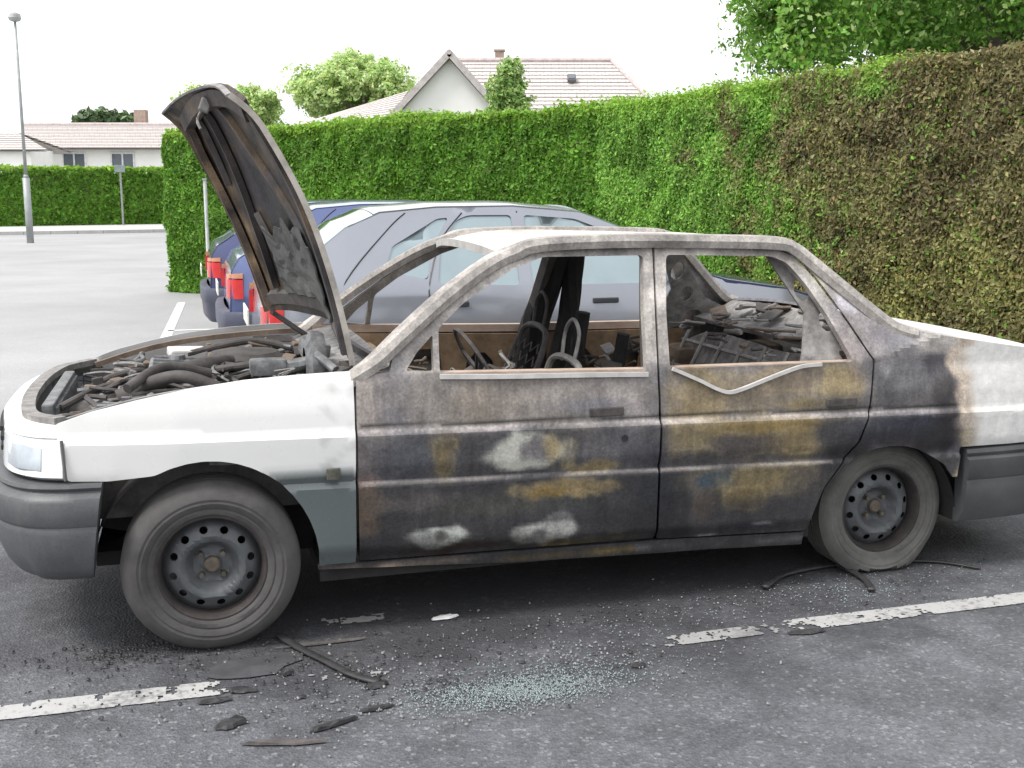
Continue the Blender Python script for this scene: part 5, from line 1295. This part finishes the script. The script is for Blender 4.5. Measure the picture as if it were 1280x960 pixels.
# ------------------------------------------------------------------ parked hatchbacks behind
def parked_car(label, Y, x0, paint, group, dz=.0, L=4.05, tint=None):
    """five-door hatchback, tail at x0 and nose towards +x, near flank at car-park y = Y; local x along the car"""
    root = thing("parked_car", label, "car", cw(x0, Y + .84, 0), TH, group)
    def hw(x, z):
        b = interp(z, [0, .2, .30, .50, .70, .80, .95], [.76, .79, .815, .83, .835, .828, .805])
        if z > .95: b = .805 - (z - .95) * .50
        return b * interp(x, [0, .08, .25, .6, 3.4, 3.75, 3.95, 4.1], [.88, .93, .965, 1, 1, .96, .90, .82])
    zt = [(0.02, .62), (.04, .93), (.10, 1.04), (.20, 1.10), (.52, 1.34), (.74, 1.43), (1.10, 1.462), (1.60, 1.468), (2.05, 1.43), (2.35, 1.32), (2.85, 1.03), (3.0, .985), (3.45, .92), (3.85, .80), (4.0, .70), (4.04, .58)]
    def top(x): return interp(x, [p[0] for p in zt], [p[1] for p in zt])
    a1 = arc(.72, .28, .335, .355, 0, 180, 12)[::-1]; a2 = arc(3.22, .28, .335, .355, 0, 180, 12)[::-1]
    body = [(.03, .46)] + [(.05, .92), (.12, 1.02), (.22, 1.08), (.54, 1.325), (.76, 1.405), (1.10, 1.432), (1.60, 1.438), (2.04, 1.402), (2.34, 1.295), (2.84, 1.010), (3.0, .968), (3.45, .90), (3.84, .785), (3.98, .68), (4.02, .46), (3.70, .46), (3.555, .40)] + a2[::-1] + [(2.87, .23), (1.07, .23)] + a1[::-1] + [(.385, .40), (.37, .46)]
    wr = [(1.06, .975), (1.10, 1.20), (1.22, 1.355), (1.30, 1.385), (1.58, 1.385), (1.58, .955)]
    wq = [(.74, 1.06), (.80, 1.20), (1.10, 1.365), (1.17, 1.37), (1.04, 1.18), (1.00, 1.00)]
    wf = [(1.66, .952), (1.66, 1.385), (2.00, 1.360), (2.28, 1.255), (2.66, 1.01), (2.66, .955)]
    rr = [(lambda x, c=c: c) for c in (.52, .72, .745, .95)]
    for s in (-1, 1):
        f = lambda x, z, s=s: (x, s * hw(x, z), z); iw = lambda x, z, s=s: (0, -s, 0)
        b = panel("body_side", roundc(body, .02, 2), [roundc(wr, .03), roundc(wf, .03), roundc(wq, .02)] if True else [], f, root, paint, .07, .03, iw, rr, flip=(s > 0))
        for wn in (wr, wf, wq):
            panel("side_window", roundc(wn, .03), [], lambda x, z, s=s: (x, s * (hw(x, z) - .012), z), root, CARGLASS, .12, .004, iw, flip=(s > 0))
        # shut lines as thin recessed seals, proud by a hair
        for ln_ in ([(1.62, .30), (1.62, 1.41)], [(2.60, .30), (2.72, .70), (2.70, .98)], [(1.02, .50), (1.05, .70), (1.00, .93), (1.10, 1.22), (1.26, 1.40)], [(.42, .74), (.50, 1.00), (.78, 1.30), (.90, 1.40)]):
            bm = bmesh.new(); sweep(bm, smoothpts([(x, s * (hw(x, z) + .0005), z) for x, z in ln_], 5), rect(.008, .006)); obj("door_seam", bm, b, SEAM)
        for hx, hz in ((1.16, .85), (2.14, .85)):
            bm = bmesh.new(); bx(bm, (hx, s * (hw(hx, hz) + .008), hz), (.17, .02, .035), bev=.008); obj("door_handle", bm, b, SEAM)
        bm = bmesh.new(); sweep(bm, [(x, s * (hw(x, .60) + .006), .60) for x in (1.08, 1.6, 2.2, 2.85)], rect(.02, .09)); obj("rubbing_strip", bm, b, TRIMC)
        # mirror
        bm = bmesh.new(); bx(bm, (2.60, s * (hw(2.6, 1.0) + .09), 1.02), (.09, .17, .12), rot(0, 0, s * .1), .03); obj("mirror", bm, root, paint)
        # tail lamps wrap the rear corner
        TL = [(.13, s * .782), (.07, s * .762), (.03, s * .70), (.012, s * .62)]
        loft("tail_lamp", outw2(sm2(TL, 4)), [(-.02, .86), (.010, .85), (.012, .70), (-.02, .69)], root, REDL)
        loft("indicator_lens", outw2(sm2([(.13, s * .784), (.075, s * .764), (.035, s * .705), (.018, s * .63)], 4)), [(-.02, .90), (.010, .895), (.012, .862), (-.02, .858)], root, AMBL)
        HL = [(3.80, s * .775), (3.92, s * .70), (3.99, s * .55)]
        loft("headlamp", outw2(sm2(HL, 4)), [(-.02, .76), (.008, .75), (.012, .62), (-.02, .61)], root, headglass)
    # top skins
    def sk(nm, a, b, m, crown=.03, inset=.0, n=8, w0=0):
        xs = [p[0] for p in zt if a <= p[0] <= b]; xs = sorted(set([a, b] + xs + list(np.linspace(a, b, n))))
        return strip(nm, [(x, top(x) - .022 + inset, hw(x, top(x) - .03) - w0 + .002, crown) for x in xs], root, m, 12, .02)
    sk("tailgate", .02, .27, paint, .02); sk("rear_window", .272, .70, CARGLASS, .03, -.004); sk("roof", .702, 2.04, paint, .028); sk("windscreen", 2.042, 2.84, CARGLASS, .04, -.004); sk("bonnet", 2.842, 4.03, navy if paint is silver else paint, .03)
    RBp = sm2([(.36, .835), (.18, .825), (.04, .76), (-.04, .58), (-.06, 0), (-.04, -.58), (.04, -.76), (.18, -.825), (.36, -.835)], 5)
    loft("rear_bumper", outw2(RBp), [(-.06, .60), (.0, .595), (.012, .57), (.012, .46), (0, .44), (-.01, .30), (-.05, .25), (-.08, .26)], root, bumpc)
    FBp = sm2([(3.60, .83), (3.82, .80), (3.98, .70), (4.06, .50), (4.10, 0), (4.06, -.50), (3.98, -.70), (3.82, -.80), (3.60, -.83)], 5)
    loft("front_bumper", outw2(FBp), [(-.06, .60), (.0, .595), (.012, .57), (.012, .46), (0, .44), (-.01, .30), (-.05, .24), (-.08, .26)], root, bumpc)
    bm = bmesh.new(); bx(bm, (-.052, 0, .74), (.012, .50, .11), bev=.004); obj("number_plate", bm, root, PLATE)
    bm = bmesh.new(); bx(bm, (2.0, 0, .24), (2.2, 1.50, .06)); bx(bm, (2.0, 0, .50), (3.6, 1.1, .30)); obj("underbody", bm, root, under)
    bm = bmesh.new(); 
    for (sx, sy) in ((1.45, -.38), (1.45, .38), (2.15, -.38), (2.15, .38)): bx(bm, (sx, sy, .88), (.13, .46, .50), rot(0, .2, 0), .05); bx(bm, (sx - .07, sy, 1.20), (.09, .26, .17), rot(0, .2, 0), .04)
    obj("seat", bm, root, SEATM)
    bm = bmesh.new(); bx(bm, (2.68, 0, .90), (.35, 1.40, .14), bev=.03); obj("dashboard", bm, root, SEATM)
    for cx in (.72, 3.22):
        for s in (-1, 1):
            c = (cx, s * .80, .29); bm = bmesh.new()
            lathe(bm, [(.17, .0), (.19, s * .012), (.25, s * .012), (.28, -s * .01), (.29, -s * .03), (.29, -s * .16), (.25, -s * .18)], 32, 'Y', c); bmesh.ops.recalc_face_normals(bm, faces=bm.faces); wv = obj("wheel", bm, root, NEWTYRE)
            bm = bmesh.new(); lathe(bm, [(.001, s * .005), (.05, s * .005), (.10, -s * .01), (.15, s * .004), (.175, s * .008), (.18, -s * .01)], 28, 'Y', c); bmesh.ops.recalc_face_normals(bm, faces=bm.faces); obj("hubcap", bm, wv, HUBC)
            bm = bmesh.new(); A = arc(cx, .28, .34, .36, -10, 190, 14); rows = [(bm.verts.new((x, s * .80, z)), bm.verts.new((x, s * .52, z)), bm.verts.new((cx, s * .52, .28))) for x, z in A]
            for i in range(14): bm.faces.new((rows[i][0], rows[i + 1][0], rows[i + 1][1], rows[i][1])); bm.faces.new((rows[i][1], rows[i + 1][1], rows[i + 1][2]))
            obj("wheel_housing", bm, root, under)
    return root
def outw2(path):
    i = len(path) // 2; a, b = Vector(path[i - 1]), Vector(path[i]); t = b - a; n = Vector((t.y, -t.x)); c = Vector((2.0, 0)) - a
    return path if n.dot(c) < 0 else path[::-1]
CARGLASS = mat("sky_pale_car_glass", (.27, .34, .36), .05, .45, var=.05, bump=0, coat=1.0, rvar=.02)  # pale base colour stands in for sky reflected in the panes
SEAM = mat("dark_seam", (.03, .032, .038), .5, bump=0)
TRIMC = mat("dark_trim_plastic", (.04, .042, .05), .5, bump=.1)
bumpc = mat("blue_black_bumper", (.05, .055, .085), .45, bump=.1)
REDL = mat("red_tail_lens", (.55, .03, .03), .15, coat=.6, bump=0)
AMBL = mat("amber_lens", (.45, .20, .10), .15, coat=.6, bump=0)
PLATE = mat("number_plate", (.7, .68, .6), .4, bump=0)
SEATM = mat("seat_cloth", (.06, .065, .075), .9)
NEWTYRE = mat("tyre_rubber", (.02, .02, .022), .85)
HUBC = mat("hubcap_silver", (.35, .36, .38), .35, .6, bump=0)
silver = mat("silver_blue_paint", (.28, .295, .33), .22, .5, var=.03, bump=0, coat=.7, rvar=.03)
blue = mat("blue_metallic_paint", (.10, .13, .27), .22, .45, var=.03, bump=0, coat=.8, rvar=.03)
navy = mat("navy_metallic_paint", (.05, .06, .15), .22, .4, var=.03, bump=0, coat=.8, rvar=.03)
PG = "cars parked in the bays behind the wreck"
parked_car("silver-blue hatchback with darker blue bonnet parked right behind the burnt car", 2.15, .36, silver, PG)
parked_car("blue hatchback parked between the silver-blue car and the farthest blue car", 4.55, .24, blue, PG)
parked_car("dark blue hatchback parked farthest back, beside the green hedge", 7.0, .14, navy, PG)
